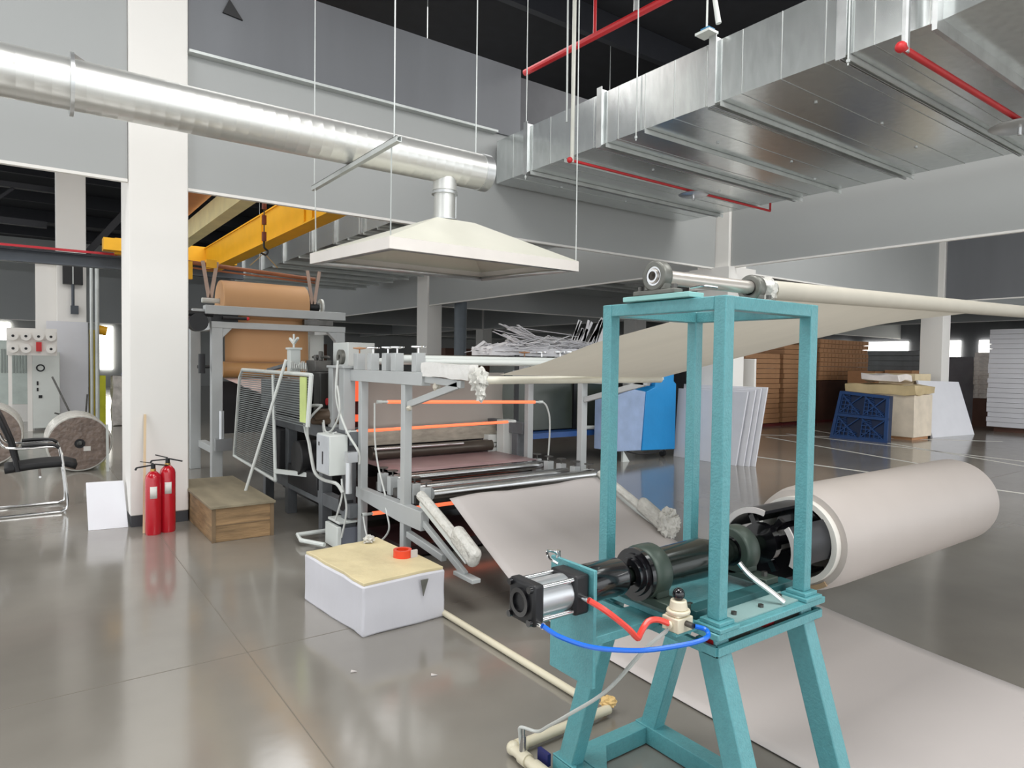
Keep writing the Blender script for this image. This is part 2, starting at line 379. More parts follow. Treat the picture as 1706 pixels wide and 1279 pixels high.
# black coupling, mounting bracket and air cylinder
G().lathe((1.262, 1.38, .880), (1, 0, 0), [(0, 0), (0, .05), (.006, .055), (.13, .055), (.142, .05), (.15, .03), (.15, 0)], 36).build('coupling_sleeve', blackg, T)
G().box(1.244, 1.256, 1.315, 1.50, .61, .938).box(1.256, 1.54, 1.33, 1.45, .72, .745).prism([(1.256, 1.49, .715), (1.54, 1.49, .715), (1.54, 1.49, .64), (1.257, 1.49, .61)], (0, .01, 0)).build('cylinder_bracket', teal, T, bevel=.002)
ac = G().lathe((1.075, 1.385, .873), (1, 0, 0), [(0, 0), (0, .05), (.118, .05), (.118, 0)], 32).build('air_cylinder', alu, T)
for x0, x1 in ((1.048, 1.084), (1.190, 1.242)):
    g = G().box(x0, x1, 1.330, 1.440, .818, .928)
    g.build('cylinder_cap', black, ac, bevel=.008)
G().ring((1.040, 1.385, .873), (1.049, 1.385, .873), .026, .038).build('cap_recess', blackg, ac)
for sy in (-1, 1):
    for sz in (-1, 1):
        y, z = 1.385+sy*.043, .873+sz*.043
        G().cyl((1.07, y, z), (1.2, y, z), .0065).build('tie_rod', chrome, ac)
        G().cyl((1.039, y, z), (1.049, y, z), .009, n=12).build('tie_rod_nut', blackg, ac)
G().cyl((1.065, 1.332, .828), (1.065, 1.312, .828), .009).build('hose_fitting', chrome, ac)
G().cyl((1.213, 1.332, .868), (1.213, 1.300, .868), .009).build('hose_fitting', chrome, ac)
G().tube([(1.21, 1.43, .935), (1.195, 1.45, .950), (1.205, 1.47, .962), (1.235, 1.475, .955), (1.25, 1.475, .94)], .004).cyl((1.25, 1.475, .935), (1.25, 1.475, .957), .007).build('bleed_loop', chrome, ac)
# pressure regulator
rg = G().box(1.432, 1.495, 1.18, 1.238, .765, .805).box(1.438, 1.489, 1.186, 1.232, .805, .812).cyl((1.465, 1.208, .812), (1.465, 1.208, .822), .033).cyl((1.465, 1.208, .822), (1.465, 1.208, .848), .026, .022).cyl((1.432, 1.208, .785), (1.424, 1.208, .785), .011).build('pressure_regulator', ivory, T, bevel=.003)
G().ball((1.465, 1.208, .863), .017, 3, (1, 1, 1.1)).build('regulator_knob', blackg, rg)
G().cyl((1.465, 1.18, .79), (1.465, 1.155, .79), .008).build('regulator_port', dsteel, rg)
G().box(1.43, 1.53, 1.185, 1.235, .757, .765).build('regulator_bracket', teal, T)
G().tube([(1.213, 1.298, .868), (1.24, 1.26, .845), (1.29, 1.235, .80), (1.322, 1.232, .768), (1.335, 1.235, .76)], .0085).build('red_air_hose', redh, T)
G().tube([(1.335, 1.235, .76), (1.352, 1.235, .782), (1.375, 1.235, .798), (1.40, 1.225, .80), (1.428, 1.21, .788)], .0085).build('red_air_hose', redh, T)
G().tube([(1.065, 1.310, .828), (1.09, 1.27, .808), (1.15, 1.21, .788), (1.25, 1.15, .778), (1.36, 1.12, .774), (1.43, 1.105, .776), (1.47, 1.11, .778), (1.485, 1.13, .785), (1.468, 1.152, .79)], .0065).build('blue_air_hose', blueh2, T)
G().tube([(1.44, 1.21, .775), (1.40, 1.27, .70), (1.40, 1.42, .52), (1.42, 1.62, .35), (1.46, 1.76, .24), (1.49, 1.86, .165), (1.47, 1.93, .155), (1.475, 1.945, .12), (1.49, 1.95, .05)], .006).build('supply_hose', clearh, T)
G().tube([(1.80, 1.25, .885), (1.815, 1.22, .85), (1.85, 1.175, .81), (1.875, 1.14, .778)], .009).build('latch_handle', chrome, T)
# ------------------------------------------------------------------ paper roll on the stand, roller and webs
R_ = thing('paper_roll', 'large roll of white liner paper carried on the teal stand spindle', 'paper roll', (3.05, 1.38, .65))
G().lathe((2.36, 1.38, .85), (1, 0, 0), [(0, .162), (0, .185), (.05, .197), (.12, .2), (1.37, .2), (1.40, .195), (1.40, .162), (0, .162)], 56).build('wound_paper', mat('roll paper', (184, 175, 169), .45, var=.02), R_)
G().lathe((2.33, 1.38, .85), (1, 0, 0), [(0, .142), (0, .162), (1.36, .162), (1.36, .142), (0, .142)], 48).build('core_tube', mat('white core ring', (226, 222, 214), .5), R_)
G().ring((2.352, 1.38, .85), (2.359, 1.38, .85), .17, .188, 40, .9, 2.1).build('torn_edge', coreb, R_)
ro = thing('guide_roller', 'top guide roller wrapped in cream paper beyond the teal stand bearings', 'roller', (3.4, 1.385, 1.74))
G().cyl((2.14, 1.385, 1.772), (4.9, 1.385, 1.842), .034, n=28).build('roller_tube', paperb, ro)
G().ball((2.10, 1.385, 1.765), .05, 3, (1, .9, 1), .35, 9).build('plastic_bag_wrap', wrap, ro)
def lerp(tab, t):
    for (a, *A), (b, *B) in zip(tab, tab[1:]):
        if t <= b: k = (t-a)/(b-a); return [p+(q-p)*k for p, q in zip(A, B)]
    return list(tab[-1][1:])
def smooth_tab(tab, t): # average neighbours for a smooth curve
    A = [lerp(tab, min(max(t+d, 0), 1)) for d in (-.04, -.02, 0, .02, .04)]
    return [sum(c)/5 for c in zip(*A)]
upL = [(0, 2.30, 3.30, 1.425), (.25, 2.28, 2.85, 1.50), (.5, 2.25, 2.37, 1.612), (.72, 2.22, 1.92, 1.682), (.85, 2.20, 1.62, 1.735), (1, 2.16, 1.385, 1.806)]
upR = [(0, 3.76, 3.36, 1.395), (.25, 3.80, 2.80, 1.53), (.5, 3.88, 2.24, 1.665), (.72, 3.98, 1.86, 1.755), (.85, 4.2, 1.62, 1.80), (1, 4.75, 1.385, 1.872)]
def upper(u, v):
    a = smooth_tab(upL, u); b = smooth_tab(upR, u)
    q = Vector(a).lerp(Vector(b), v); q.z -= .05*math.sin(PI*v)*math.sin(PI*u); return q
tag(G().grid(upper, 40, 24).build('upper_paper_web', webm), 'cream paper web rising from the machine to the wrapped top roller', 'paper web')
loL = [(0, 2.33, 3.93, .585), (.14, 2.34, 3.62, .40), (.28, 2.35, 3.2, .17), (.40, 2.36, 2.9, .045), (.5, 2.38, 2.6, .012), (.75, 2.34, 1.8, .008), (1, 2.25, -.9, .008)]
loR = [(0, 3.72, 3.95, .60), (.14, 3.75, 3.60, .40), (.28, 3.8, 3.1, .20), (.40, 3.95, 2.7, .08), (.5, 4.03, 2.3, .012), (.75, 3.84, 1.5, .008), (1, 3.45, -.9, .008)]
def lower(u, v):
    a = smooth_tab(loL, u); b = smooth_tab(loR, u); q = Vector(a).lerp(Vector(b), v)
    q.z += max(0, .012*math.sin(9*v+4*u))*(u < .5)+.03*math.exp(-((v-.22-1.1*u)/.05)**2)*max(0, .5-u)*2*min(1, u*5); return q
tag(G().grid(lower, 60, 20).build('lower_paper_web', paper, thick=.0015), 'white paper web running down from the nip rollers and across the floor', 'paper web')
# ------------------------------------------------------------------ nip frame with upper and lower roller banks
N_ = thing('roller_frame', 'grey steel roller frame with orange heater rods and handwheels', 'machine frame', (2.97, 4.5, 0))
for x in (2.15, 3.8):
    for y in (4.2, 4.94): G().box(x-.03, x+.03, y-.03, y+.03, 0 if x < 3 else 0, 1.34).build('post', mgrey, N_, bevel=.003)
    s = 1 if x < 3 else -1
    G().box(x-.035, x+.035, 3.92, 5.16, 1.34, 1.43).build('upper_rail', mgrey, N_, bevel=.003)
    G().prism([(x-.033, 5.0, .50), (x-.033, 3.92, .50), (x-.033, 3.92, .37), (x-.033, 4.25, .37), (x-.033, 5.0, .42)], (.066, 0, 0)).build('lower_rail', mgrey, N_, bevel=.003)
    G().bar((x, 4.17, 1.20), (x, 3.50, 1.36), .03, .045).bar((x, 3.92, 1.385), (x, 3.46, 1.365), .03, .045).build('outrigger_bracket', mgrey, N_, bevel=.003)
    G().bar((x, 4.15, .30), (x, 3.66, .25), .04, .045).bar((x, 3.98, .44), (x, 3.40, .21), .03, .04).box(x-.03, x+.03, 3.28, 3.5, .19, .215).build('lower_bracket', mgrey, N_, bevel=.003)
    G().bar((x, 3.95, .56), (x, 3.36, .31), .05, .05).build('lower_arm', pale, N_, bevel=.003)
    G().bar((x, 3.93, 1.455), (x, 3.34, 1.435), .06, .09).crumple(.012, 14).build('wrapped_arm', mat('white foam wrap', (226, 224, 220), .35, bump=.5, bscale=12, var=.04), N_)
    for y in (4.03, 4.35, 4.50, 4.76, 5.02):
        b_ = G().box(x-.035, x+.035, y-.035, y+.035, 1.43, 1.56).build('slide_block', mgrey, N_, bevel=.003)
        G().cyl((x, y, 1.56), (x, y, 1.60), .006).lathe((x, y, 1.592), (0, 0, 1), [(0, 0), (0, .02), (.006, .052), (.014, .052), (.016, .02), (.02, 0)], 20).build('handwheel', chrome if y < 4.9 else brown, b_)
    for y in (4.03, 4.2, 4.38, 4.55, 4.72):
        b_ = G().box(x-.033 + .07*s, x+.033+.07*s, y-.03, y+.03, .50, .64).build('slide_block', mgrey, N_, bevel=.003)
        G().cyl((x+.07*s, y, .64), (x+.07*s, y, .68), .006).lathe((x+.07*s, y, .672), (0, 0, 1), [(0, 0), (0, .015), (.005, .04), (.012, .04), (.014, 0)], 16).build('handwheel', dsteel, b_)
    G().tube([(x, 3.98, .60), (x, 3.8, .53), (x, 3.42, .37)], .034, 10, 3).build('film_sleeve', wrap, N_)
    G().bar((x, 3.53, .445), (x, 3.28, .325), .075, .12).build('wrapped_end', wrap, N_, bevel=.028)
G().ball((2.15, 3.28, 1.40), .055, 3, (1, .8, 1.2), .6, 9).ball((2.15, 3.26, 1.33), .035, 3, (.8, .8, 1.6), .6, 9).build('crumpled_film', wrap, N_)
G().ball((3.8, 3.24, .34), .09, 4, (.9, .8, 1.2), .4, 5).build('crumpled_film', wrap, N_)
G().ball((2.15, 3.78, 1.34), .03, 3, (.8, .8, 1.1), .3, 7).build('tape_tag', paperb, N_)
G().ball((2.13, 4.12, 1.18), .02, 2, (1, 1, 1), .3, 7).build('tape_tag', paperb, N_)
for y, z, r, m in ((4.03, 1.50, .022, pale), (4.35, 1.52, .028, pale), (4.5, 1.54, .014, steel), (4.76, 1.50, .025, pale), (3.32, 1.395, .024, mat('cream bar', (224, 220, 204), .4))):
    G().cyl((2.18, y, z), (3.77, y, z), r, n=20).build('upper_roller', m, N_)
for y, z, r in ((4.62, .60, .036), (4.32, .575, .036), (3.99, .60, .04)):
    G().cyl((2.24, y, z), (3.74, y, z), r, n=28).build('lower_roller', steel, N_)
G().box(2.2, 3.75, 4.14, 4.20, .50, .56).box(2.2, 3.75, 4.44, 4.50, .48, .56).box(2.2, 3.75, 4.75, 4.80, .5, .56).build('cross_bars', dsteel, N_)
for (p, q, r) in (((2.27, 4.75, 1.185), (3.72, 4.75, 1.15), .014), ((2.12, 5.0, .94), (3.6, 5.0, .955), .013), ((2.2, 4.86, .30), (3.7, 4.86, .30), .016)):
    h_ = G().cyl(p, q, r, n=16).build('heater_rod', orange, N_)
    g = G()
    for e, f in ((p, q), (q, p)):
        d = (Vector(f)-Vector(e)).normalized(); g.cyl(Vector(e)-d*.09, Vector(e), r*.7).cyl(Vector(e)-d*.09, Vector(e)-d*.05, r*.95)
    g.build('ceramic_end', pale, h_)
G().tube([(2.16, 4.75, 1.18), (2.165, 4.75, .9), (2.17, 4.7, .7), (2.16, 4.55, .5), (2.12, 4.45, .42), (2.12, 4.4, .28), (2.11, 4.55, .16), (2.11, 4.75, .15), (2.12, 4.86, .30)], .007).build('power_cable', clearh, N_)
G().tube([(3.81, 4.75, 1.15), (3.84, 4.72, 1.10), (3.86, 4.70, .95), (3.86, 4.72, .62)], .008).build('power_cable', clearh, N_)
# ------------------------------------------------------------------ pressing machine behind the roller frame
Q = thing('laminating_press', 'grimy grey laminating press with mesh guard, glue beam and dark motors', 'machine', (2.9, 6.4, 0))
for x in (2.1, 3.8):
    G().box(x-.04, x+.04, 4.98, 7.4, .83, .94).build('side_rail', mgreyd, Q, bevel=.004)
    G().box(x-.04, x+.04, 4.98, 7.4, .25, .36).build('lower_rail', mgreyd, Q, bevel=.004)
    for y in (5.1, 5.62, 6.55, 7.3): G().box(x-.045, x+.045, y-.045, y+.045, 0, .83).build('leg', mgreyd, Q, bevel=.004)
G().box(2.06, 2.16, 5.12, 5.22, .94, 1.46).box(2.06, 2.14, 5.36, 5.46, .94, 1.44).box(2.05, 2.16, 5.10, 5.48, 1.44, 1.46).build('side_column', mgrey, Q, bevel=.003)
G().lathe((2.04, 5.17, 1.53), (1, 0, 0), [(0, .02), (0, .06), (.03, .06), (.03, .02), (0, .02)], 24).build('cable_eyelet', greyiron, Q)
G().box(2.02, 2.22, 5.55, 5.92, .95, 1.40).build('motor_housing', mat('dark oily motor', (38, 38, 36), .4, var=.3), Q, bevel=.01)
G().cyl((2.0, 5.55, 1.03), (2.2, 5.35, 1.06), .055).cyl((1.98, 5.6, .98), (2.15, 5.30, 1.0), .03).build('rotary_joint', mat('oily brass', (92, 76, 62), .4, .4), Q)
G().cyl((2.06, 5.50, 1.15), (2.2, 5.50, 1.15), .03).cyl((2.1, 5.42, .96), (2.2, 5.42, .96), .022).build('red_fitting', redp, Q)
G().box(2.3, 2.52, 5.62, 5.66, 1.14, 1.34).box(2.26, 2.5, 5.6, 5.64, .96, 1.02).build('heater_reflection', orangeglow, Q)  # added glowing strips that paint the reflection of the heater rods
G().box(2.24, 2.60, 5.70, 5.74, .9, 1.5).build('backing_panel', mat('dark maroon panel', (60, 26, 28), .6), Q)
G().grid(lambda u, v: Vector((2.45+1.5*u, 5.56+.03*math.sin(3*v), .88+.52*v)), 6, 10).build('hanging_board_web', mat('grey board web', (176, 168, 160), .6, var=.02), Q, thick=.004)
G().box(2.35, 3.92, 5.42, 5.50, .76, .885).build('glue_beam', mat('stained glue beam', (168, 162, 148), .5, var=.22, scale=9, stretch=(1, 1, 3)), Q, bevel=.003)
G().cyl((2.4, 5.36, .70), (3.66, 5.36, .70), .055, n=28).build('press_roller', mat('oily roller', (96, 88, 80), .3, .5, var=.2), Q)
G().cyl((2.4, 5.29, .745), (3.3, 5.29, .745), .014).cyl((3.66, 5.36, .7), (3.8, 5.36, .7), .035).build('roller_shaft', chrome, Q)
G().grid(lambda u, v: Vector((2.32+1.38*u, 4.66+.95*v, .638)), 4, 6).build('pink_board_web', mat('pinkish board web', (158, 132, 132), .35, var=.14, scale=3), Q, thick=.004)
G().box(3.70, 3.84, 5.2, 5.32, .5, .95).box(3.62, 3.72, 5.34, 5.44, .45, .8).build('right_bracket', pale, Q, bevel=.004)
# top fittings on the press
G().box(2.04, 2.14, 6.40, 6.50, 1.38, 1.60).build('clamp_tower', pale, Q, bevel=.004)
G().bar((2.09, 6.45, 1.66), (2.09, 6.33, 1.71), .02).bar((2.09, 6.45, 1.66), (2.09, 6.57, 1.71), .02).cyl((2.09, 6.45, 1.60), (2.09, 6.45, 1.75), .01).box(2.03, 2.15, 6.39, 6.51, 1.60, 1.62).build('clamp_screw', pale, Q)
G().bar((2.1, 6.5, 1.47), (2.1, 7.3, 1.39), .05, .03).bar((2.1, 6.6, 1.46), (2.3, 7.1, 1.5), .04).build('lever_arms', mgreyd, Q)
G().box(2.05, 2.2, 5.75, 5.98, 1.40, 1.50).cyl((2.12, 5.8, 1.5), (2.12, 5.8, 1.58), .02).cyl((2.12, 5.92, 1.5), (2.12, 5.92, 1.55), .02).cyl((2.12, 5.6, 1.53), (2.12, 6.0, 1.53), .012).build('gear_block', dsteel, Q, bevel=.005)
G().box(2.25, 2.5, 5.5, 5.85, 1.42, 1.66).build('white_housing', pale, Q, bevel=.006)
g = G()
for k in range(9): g.tube([(2.0, 5.85+.05*k, 1.42), (2.02, 5.9+.05*k, 1.47+.02*math.sin(k)), (2.05, 5.95+.05*k, 1.40)], .006, 6, 3)
g.build('air_hoses', clearh, Q)
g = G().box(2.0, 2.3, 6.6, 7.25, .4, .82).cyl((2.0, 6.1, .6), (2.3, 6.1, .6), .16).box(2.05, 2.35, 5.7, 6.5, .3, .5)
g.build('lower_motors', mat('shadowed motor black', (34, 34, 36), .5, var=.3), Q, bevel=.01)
G().cyl((2.05, 5.12, .36), (2.12, 5.12, .36), .07).build('caster_wheel', black, Q)
G().box(2.02, 2.30, 5.7, 7.3, 1.0, 1.30).build('inner_housing', mat('inner grey housing', (92, 96, 98), .5, var=.2), Q)
# mesh guard hanging off the side
gd = G().tube([(1.88, 6.32, .37), (1.88, 7.85, .42), (1.88, 7.62, 1.30), (1.88, 7.5, 1.39), (1.88, 5.36, 1.38)], .017, 8, 1).tube([(1.88, 6.40, 1.36), (1.88, 6.32, .37)], .016, 8, 1).tube([(1.88, 5.36, 1.38), (1.88, 5.44, .95)], .02, 8, 1).bar((1.88, 6.32, .46), (2.1, 5.9, .46), .03, .04).build('mesh_guard', pale, Q)
g = G(); k = 0
while .40+k*.021 < 1.37:
    z = .40+k*.021; y1 = 7.84-(z-.4)*.32; y0 = 5.42 if z > .93 else 6.36
    g.box(1.877, 1.883, y0, y1, z, z+.009); k += 1
g.build('guard_mesh', mat('guard wire grey', (128, 134, 134), .45, .4), gd)
G().box(1.865, 1.875, 5.45, 5.60, .98, 1.36).build('guard_label', ymark, gd)
# electrical box
eb = G().box(1.90, 2.05, 5.0, 5.28, .60, .915).build('junction_box', pale, Q, bevel=.006)
G().box(1.893, 1.90, 5.01, 5.27, .61, .905).build('box_door', mat('box door grey', (196, 200, 204), .4), eb, bevel=.003)
G().box(1.888, 1.894, 5.12, 5.135, .68, .78).box(1.89, 1.894, 5.2, 5.22, .82, .85).build('door_latch', black, eb)
G().tube([(2.0, 5.45, 1.12), (1.95, 5.6, 1.10), (1.93, 5.66, .95), (1.93, 5.55, .80), (1.93, 5.5, .7), (1.93, 5.4, .57), (1.93, 5.2, .54), (1.95, 4.98, .54), (1.97, 4.9, .48)], .014).tube([(2.0, 5.45, 1.12), (1.92, 5.52, 1.0), (1.92, 5.55, .85), (1.93, 5.5, .7)], .01).build('white_conduit', clearh, Q)
G().tube([(2.03, 5.17, 1.5), (2.0, 5.12, 1.2), (2.03, 4.98, .95), (2.08, 4.87, .8), (2.08, 4.85, .7)], .010).tube([(2.0, 5.4, 1.0), (1.98, 5.3, .92), (1.98, 5.15, .95), (2.0, 5.05, 1.1), (2.0, 5.1, 1.3)], .008).tube([(2.0, 5.42, .98), (1.98, 5.3, .88), (1.99, 5.1, .93)], .008).build('white_conduit', clearh, Q)
G().tube([(1.98, 4.95, .58), (1.97, 4.92, .45), (1.95, 5.0, .25)], .008).tube([(1.98, 4.95, .55), (2.0, 4.9, .35), (1.98, 4.95, .12)], .008).build('loose_cable', clearh, Q)
G().cyl((2.0, 4.86, .48), (2.0, 4.86, .72), .025).box(1.98, 2.06, 4.83, 4.9, .72, .80).build('air_valve', alu, Q)
G().box(2.25, 3.7, 5.35, 7.3, .12, .5).box(2.45, 3.7, 5.6, 7.3, .5, .8).build('press_shade', mat('black press shade', (30, 26, 28), .5, var=.3), Q)  # added black boxes that stand in for the shade under the press
G().box(2.3, 3.7, 4.5, 5.2, .02, .10).build('floor_shade', mat('maroon floor reflection', (48, 32, 34), .35, var=.3), N_)  # added slab that paints the dark floor reflection under the roller frame
fp = G().box(2.0, 2.16, 5.02, 5.24, .02, .17).build('foot_pump_box', mat('slate blue box', (112, 116, 126), .45), Q, bevel=.006)
G().box(1.965, 2.0, 5.0, 5.26, .015, .19).box(1.98, 2.17, 5.0, 5.24, .21, .23).build('end_plate', pale, fp, bevel=.004)
G().tube([(2.05, 5.45, .06), (1.8, 5.45, .06), (1.78, 5.30, .05), (1.9, 5.1, .04)], .018, 8, 1).build('floor_pipe', pale, Q)
st = G().cyl((1.615, 6.33, .302), (1.835, 5.87, 1.50), .014, n=12).build('white_rod', pale); tag(st, 'slim white rod leaning from the plywood crate against the mesh guard', 'rod')
# ------------------------------------------------------------------ kraft unwinder in the back
K = thing('kraft_unwinder', 'light grey tall unwinder frame with kraft paper web threaded through', 'machine frame', (2.75, 9.4, 0))
for y in (9.0, 9.9):
    for x in ((1.94, 3.55) if y < 9.5 else (1.86, 3.2)):
        G().box(x-.065, x+.065, y-.055, y+.055, 0, 1.965).build('post', mgrey, K, bevel=.006)
G().box(1.87, 3.62, 8.94, 9.06, 1.89, 1.97).prism([(2.0, 8.95, 1.89), (2.12, 8.95, 1.89), (2.0, 8.95, 1.76)], (0, .1, 0)).prism([(3.49, 8.95, 1.89), (3.37, 8.95, 1.89), (3.49, 8.95, 1.76)], (0, .1, 0)).build('lower_cross_beam', mgrey, K, bevel=.006)
G().box(1.80, 3.62, 8.94, 9.08, 2.06, 2.17).box(1.66, 1.80, 8.98, 9.06, 2.05, 2.12).build('upper_cross_beam', mgrey, K, bevel=.006)
for x in (1.94, 3.55):
    for z in (.3, 1.87): G().box(x-.05, x+.05, 9.05, 9.85, z, z+.09).build('side_beam', mgrey, K, bevel=.006)
G().box(1.88, 2.2, 9.0, 9.1, 1.97, 2.06).cyl((2.0, 8.93, 2.02), (2.3, 8.93, 2.02), .02).cyl((1.6, 9.0, 2.06), (1.9, 9.0, 2.06), .035).cyl((1.72, 8.9, 1.95), (1.72, 9.1, 1.95), .11).build('edge_sensor', black, K)
G().ball((2.3, 8.93, 2.02), .025, 2).build('red_knob', redp, K)
G().box(3.05, 3.45, 8.97, 9.05, 1.98, 2.05).build('right_slide', dsteel, K)
G().box(3.12, 3.2, 9.3, 9.4, 1.2, 1.9).box(3.24, 3.44, 9.3, 9.42, 1.3, 1.86).build('white_guard', pale, K)
G().grid(lambda u, v: Vector((2.06+1.08*u, 9.12-.05*v, 2.25-.78*v)), 4, 12).build('kraft_web', kraft, K, thick=.003)
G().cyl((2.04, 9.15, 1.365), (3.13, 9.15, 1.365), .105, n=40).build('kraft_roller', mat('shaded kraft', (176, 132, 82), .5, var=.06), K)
G().grid(lambda u, v: Vector((2.04+1.08*u, 9.05-1.7*v, 1.255-.12*v)), 4, 8).build('board_web', mat('pink grey web', (184, 160, 154), .5), K, thick=.003)
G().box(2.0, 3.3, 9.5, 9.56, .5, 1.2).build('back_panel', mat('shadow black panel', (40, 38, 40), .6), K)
G().cyl((1.72, 9.0, 1.4), (1.86, 9.0, 1.4), .02).cyl((1.76, 8.95, 1.32), (1.76, 8.95, 1.56), .04).build('tension_handle', black, K)
G().cyl((1.98, 8.9, .5), (1.98, 8.9, .85), .03).box(1.9, 2.1, 8.85, 8.93, .35, .5).build('foot_actuator', alu, K)
kr = thing('kraft_paper_roll', 'big kraft paper roll held high on a shaft over the grey unwinder', 'paper roll', (2.58, 9.2, 1.98))
G().lathe((2.03, 9.25, 2.25), (1, 0, 0), [(0, .04), (0, .262), (.01, .27), (1.09, .27), (1.10, .262), (1.10, .04), (0, .04)], 56).build('wound_kraft', kraft, kr)
G().cyl((1.82, 9.25, 2.25), (3.42, 9.25, 2.25), .032).build('roll_shaft', pale, kr)
G().lathe((3.16, 9.25, 2.25), (1, 0, 0), [(0, 0), (0, .06), (.04, .09), (.14, .09), (.14, .06), (.18, .06), (.18, 0)], 24).build('brake_drum', black, kr)
G().ring((3.36, 9.25, 2.25), (3.39, 9.25, 2.25), .06, .115).build('brake_disc', pale, kr)
sb = thing('spreader_bar', 'rusty brown lifting bar with pale straps hung from the crane hook', 'lifting bar', (2.45, 9.2, 2.7))
G().cyl((1.6, 9.22, 2.715), (3.28, 9.22, 2.63), .026).cyl((1.6, 9.22, 2.65), (3.28, 9.22, 2.58), .012).build('bar', mat('rusty bar', (150, 92, 60), .6, var=.2), sb)
for x in (1.9, 3.24):
    for s in (-1, 1): G().bar((x+s*.085, 9.17, 2.74), (x+s*.012, 9.17, 2.28), .045, .008, up=(0, 1, 0)).build('strap', mat('tan webbing strap', (188, 164, 150), .7, var=.15), sb)
G().box(1.62, 1.7, 9.18, 9.26, 2.5, 2.72).build('bar_clamp', yellow, sb)
G().box(1.86, 1.98, 9.16, 9.24, 2.66, 2.76).build('bar_clamp', yellow, sb)
# ------------------------------------------------------------------ overhead crane
K = thing('overhead_crane', 'yellow overhead travelling crane behind the near beam', 'crane', (2.6, 11, 3.2))
G().box(2.88, 3.12, 7.5, 14.4, 3.24, 3.26).box(2.9, 2.92, 7.5, 14.4, 3.26, 3.68).box(3.08, 3.10, 7.5, 14.4, 3.26, 3.68).box(2.88, 3.12, 7.5, 14.4, 3.68, 3.70).build('girder', yellow, K)
for y in (8.2, 8.5, 10.4): G().box(2.875, 2.9, y, y+.05, 3.26, 3.68).build('girder_rib', yellow, K)
G().box(1.93, 2.1, 7.5, 14.4, 3.26, 3.52).build('second_girder', mat('cream yellow girder', (226, 214, 160), .45), K)
G().box(1.4, 1.93, 7.6, 13.5, 3.58, 3.62).build('walkway_plate', mat('rust orange plate', (176, 104, 50), .5), K)
G().box(1.35, 3.5, 14.4, 14.62, 3.42, 3.72).box(1.15, 1.5, 14.2, 14.5, 3.46, 3.68).build('end_carriage', yellow, K)
G().box(2.88, 3.12, 7.1, 7.5, 3.2, 3.3).build('end_stop', mat('rust end', (176, 120, 70), .5), K)
hc = thing('chain_hoist', 'small chain hoist with hook hanging beside the yellow girder', 'hoist', (2.58, 9.2, 2.72))
G().cyl((2.58, 9.2, 3.12), (2.58, 9.2, 3.58), .008).build('chain', dsteel, hc)
for z in (3.08, 3.3, 3.5): G().cyl((2.58, 9.2, z), (2.58, 9.2, z+.12), .03).build('hoist_block', mat('rusty red block', (110, 50, 34), .5), hc)
G().tube([(2.58, 9.2, 3.10), (2.58, 9.2, 3.0), (2.63, 9.2, 2.95), (2.6, 9.2, 2.90), (2.54, 9.2, 2.92)], .014).build('hook', black, hc)
G().bar((2.58, 9.2, 2.92), (2.4, 9.2, 2.74), .01).bar((2.58, 9.2, 2.92), (2.76, 9.2, 2.74), .01).build('sling', mat('sling tan', (170, 140, 90), .6), hc)
rw = G().box(-13, 3.7, 14.63, 14.8, 3.17, 3.20).box(-13, 3.7, 14.69, 14.73, 3.20, 3.37).box(-13, 3.7, 14.61, 14.82, 3.37, 3.40).build('crane_runway', dgrey); tag(rw, 'dark grey crane runway beam crossing behind the white column', 'beam')
G2 = G().box(-13, 1.4, 14.55, 14.6, 3.41, 3.45).build('conductor_bar', mat('conductor red', (190, 44, 56), .35)); tag(G2, 'thin red conductor bar along the dark runway beam', 'rail')
# ------------------------------------------------------------------ round exhaust duct, hood and its supports
D = thing('round_duct', 'shiny spiral round exhaust duct crossing in front of the white column', 'duct', (0, 4.9, 3.0))
pr = [(0, 0), (0, .15)]; t = 0
while t < 8.9:
    t += .085; pr += [(t-.003, .15), (t, .1504), (t+.003, .15)]
pr = [p for p in pr if p[0] <= 9.14]+[(9.15, .15), (9.15, 0)]
G().lathe((-5.9, 4.9, 3.15), (1, 0, 0), pr, 48).build('duct_pipe', spir, D)
G().ring((.225, 4.9, 3.15), (.245, 4.9, 3.15), .15, .185, 40).build('flange', galv, D)
G().prism([(.245, 4.88, 3.30), (.245, 4.88, 3.335), (.31, 4.88, 3.30)], (0, .02, 0)).build('flange_tab', dsteel, D)
G().lathe((3.18, 4.9, 3.15), (1, 0, 0), [(0, .15), (0, .156), (.08, .156), (.085, .152), (.085, 0)], 40).build('end_cap', galv, D)
G().cyl((2.845, 4.9, 2.98), (2.845, 4.9, 3.1), .095, n=32).ring((2.845, 4.9, 2.93), (2.845, 4.9, 2.99), .08, .10).build('branch_tee', spir, D)
H = thing('exhaust_hood', 'cream sheet steel canopy hood hanging under the round duct', 'hood', (2.9, 4.9, 2.3))
zc, zr = 2.30, 2.385
cs = [(2.083, 4.35), (3.873, 4.36), (3.62, 5.5), (1.915, 5.5)]
tp = [(2.72, 4.80), (3.08, 4.80), (3.05, 5.02), (2.70, 5.02)]
g = G(); b = g.b
def q4(a, c, d, e): g.b.faces.new([g.b.verts.new(p) for p in (a, c, d, e)])
for i in range(4):
    j = (i+1) % 4; q4((*cs[i], zr), (*cs[j], zr), (*tp[j], 2.68), (*tp[i], 2.68))
q4(*[(*p, 2.68) for p in tp])
g.build('canopy', hoodm, H, thick=.004, smooth=0)
g = G()
for i in range(4):
    j = (i+1) % 4; q4((*cs[i], zc), (*cs[j], zc), (*cs[j], zr), (*cs[i], zr))
g.build('rim', mat('bright rim steel', (226, 220, 214), .4, 0, var=.04), H, thick=.006, smooth=0)
g = G(); ins = []
for (x, y) in cs: ins.append((2.9+(x-2.9)*.93, 4.93+(y-4.93)*.88))
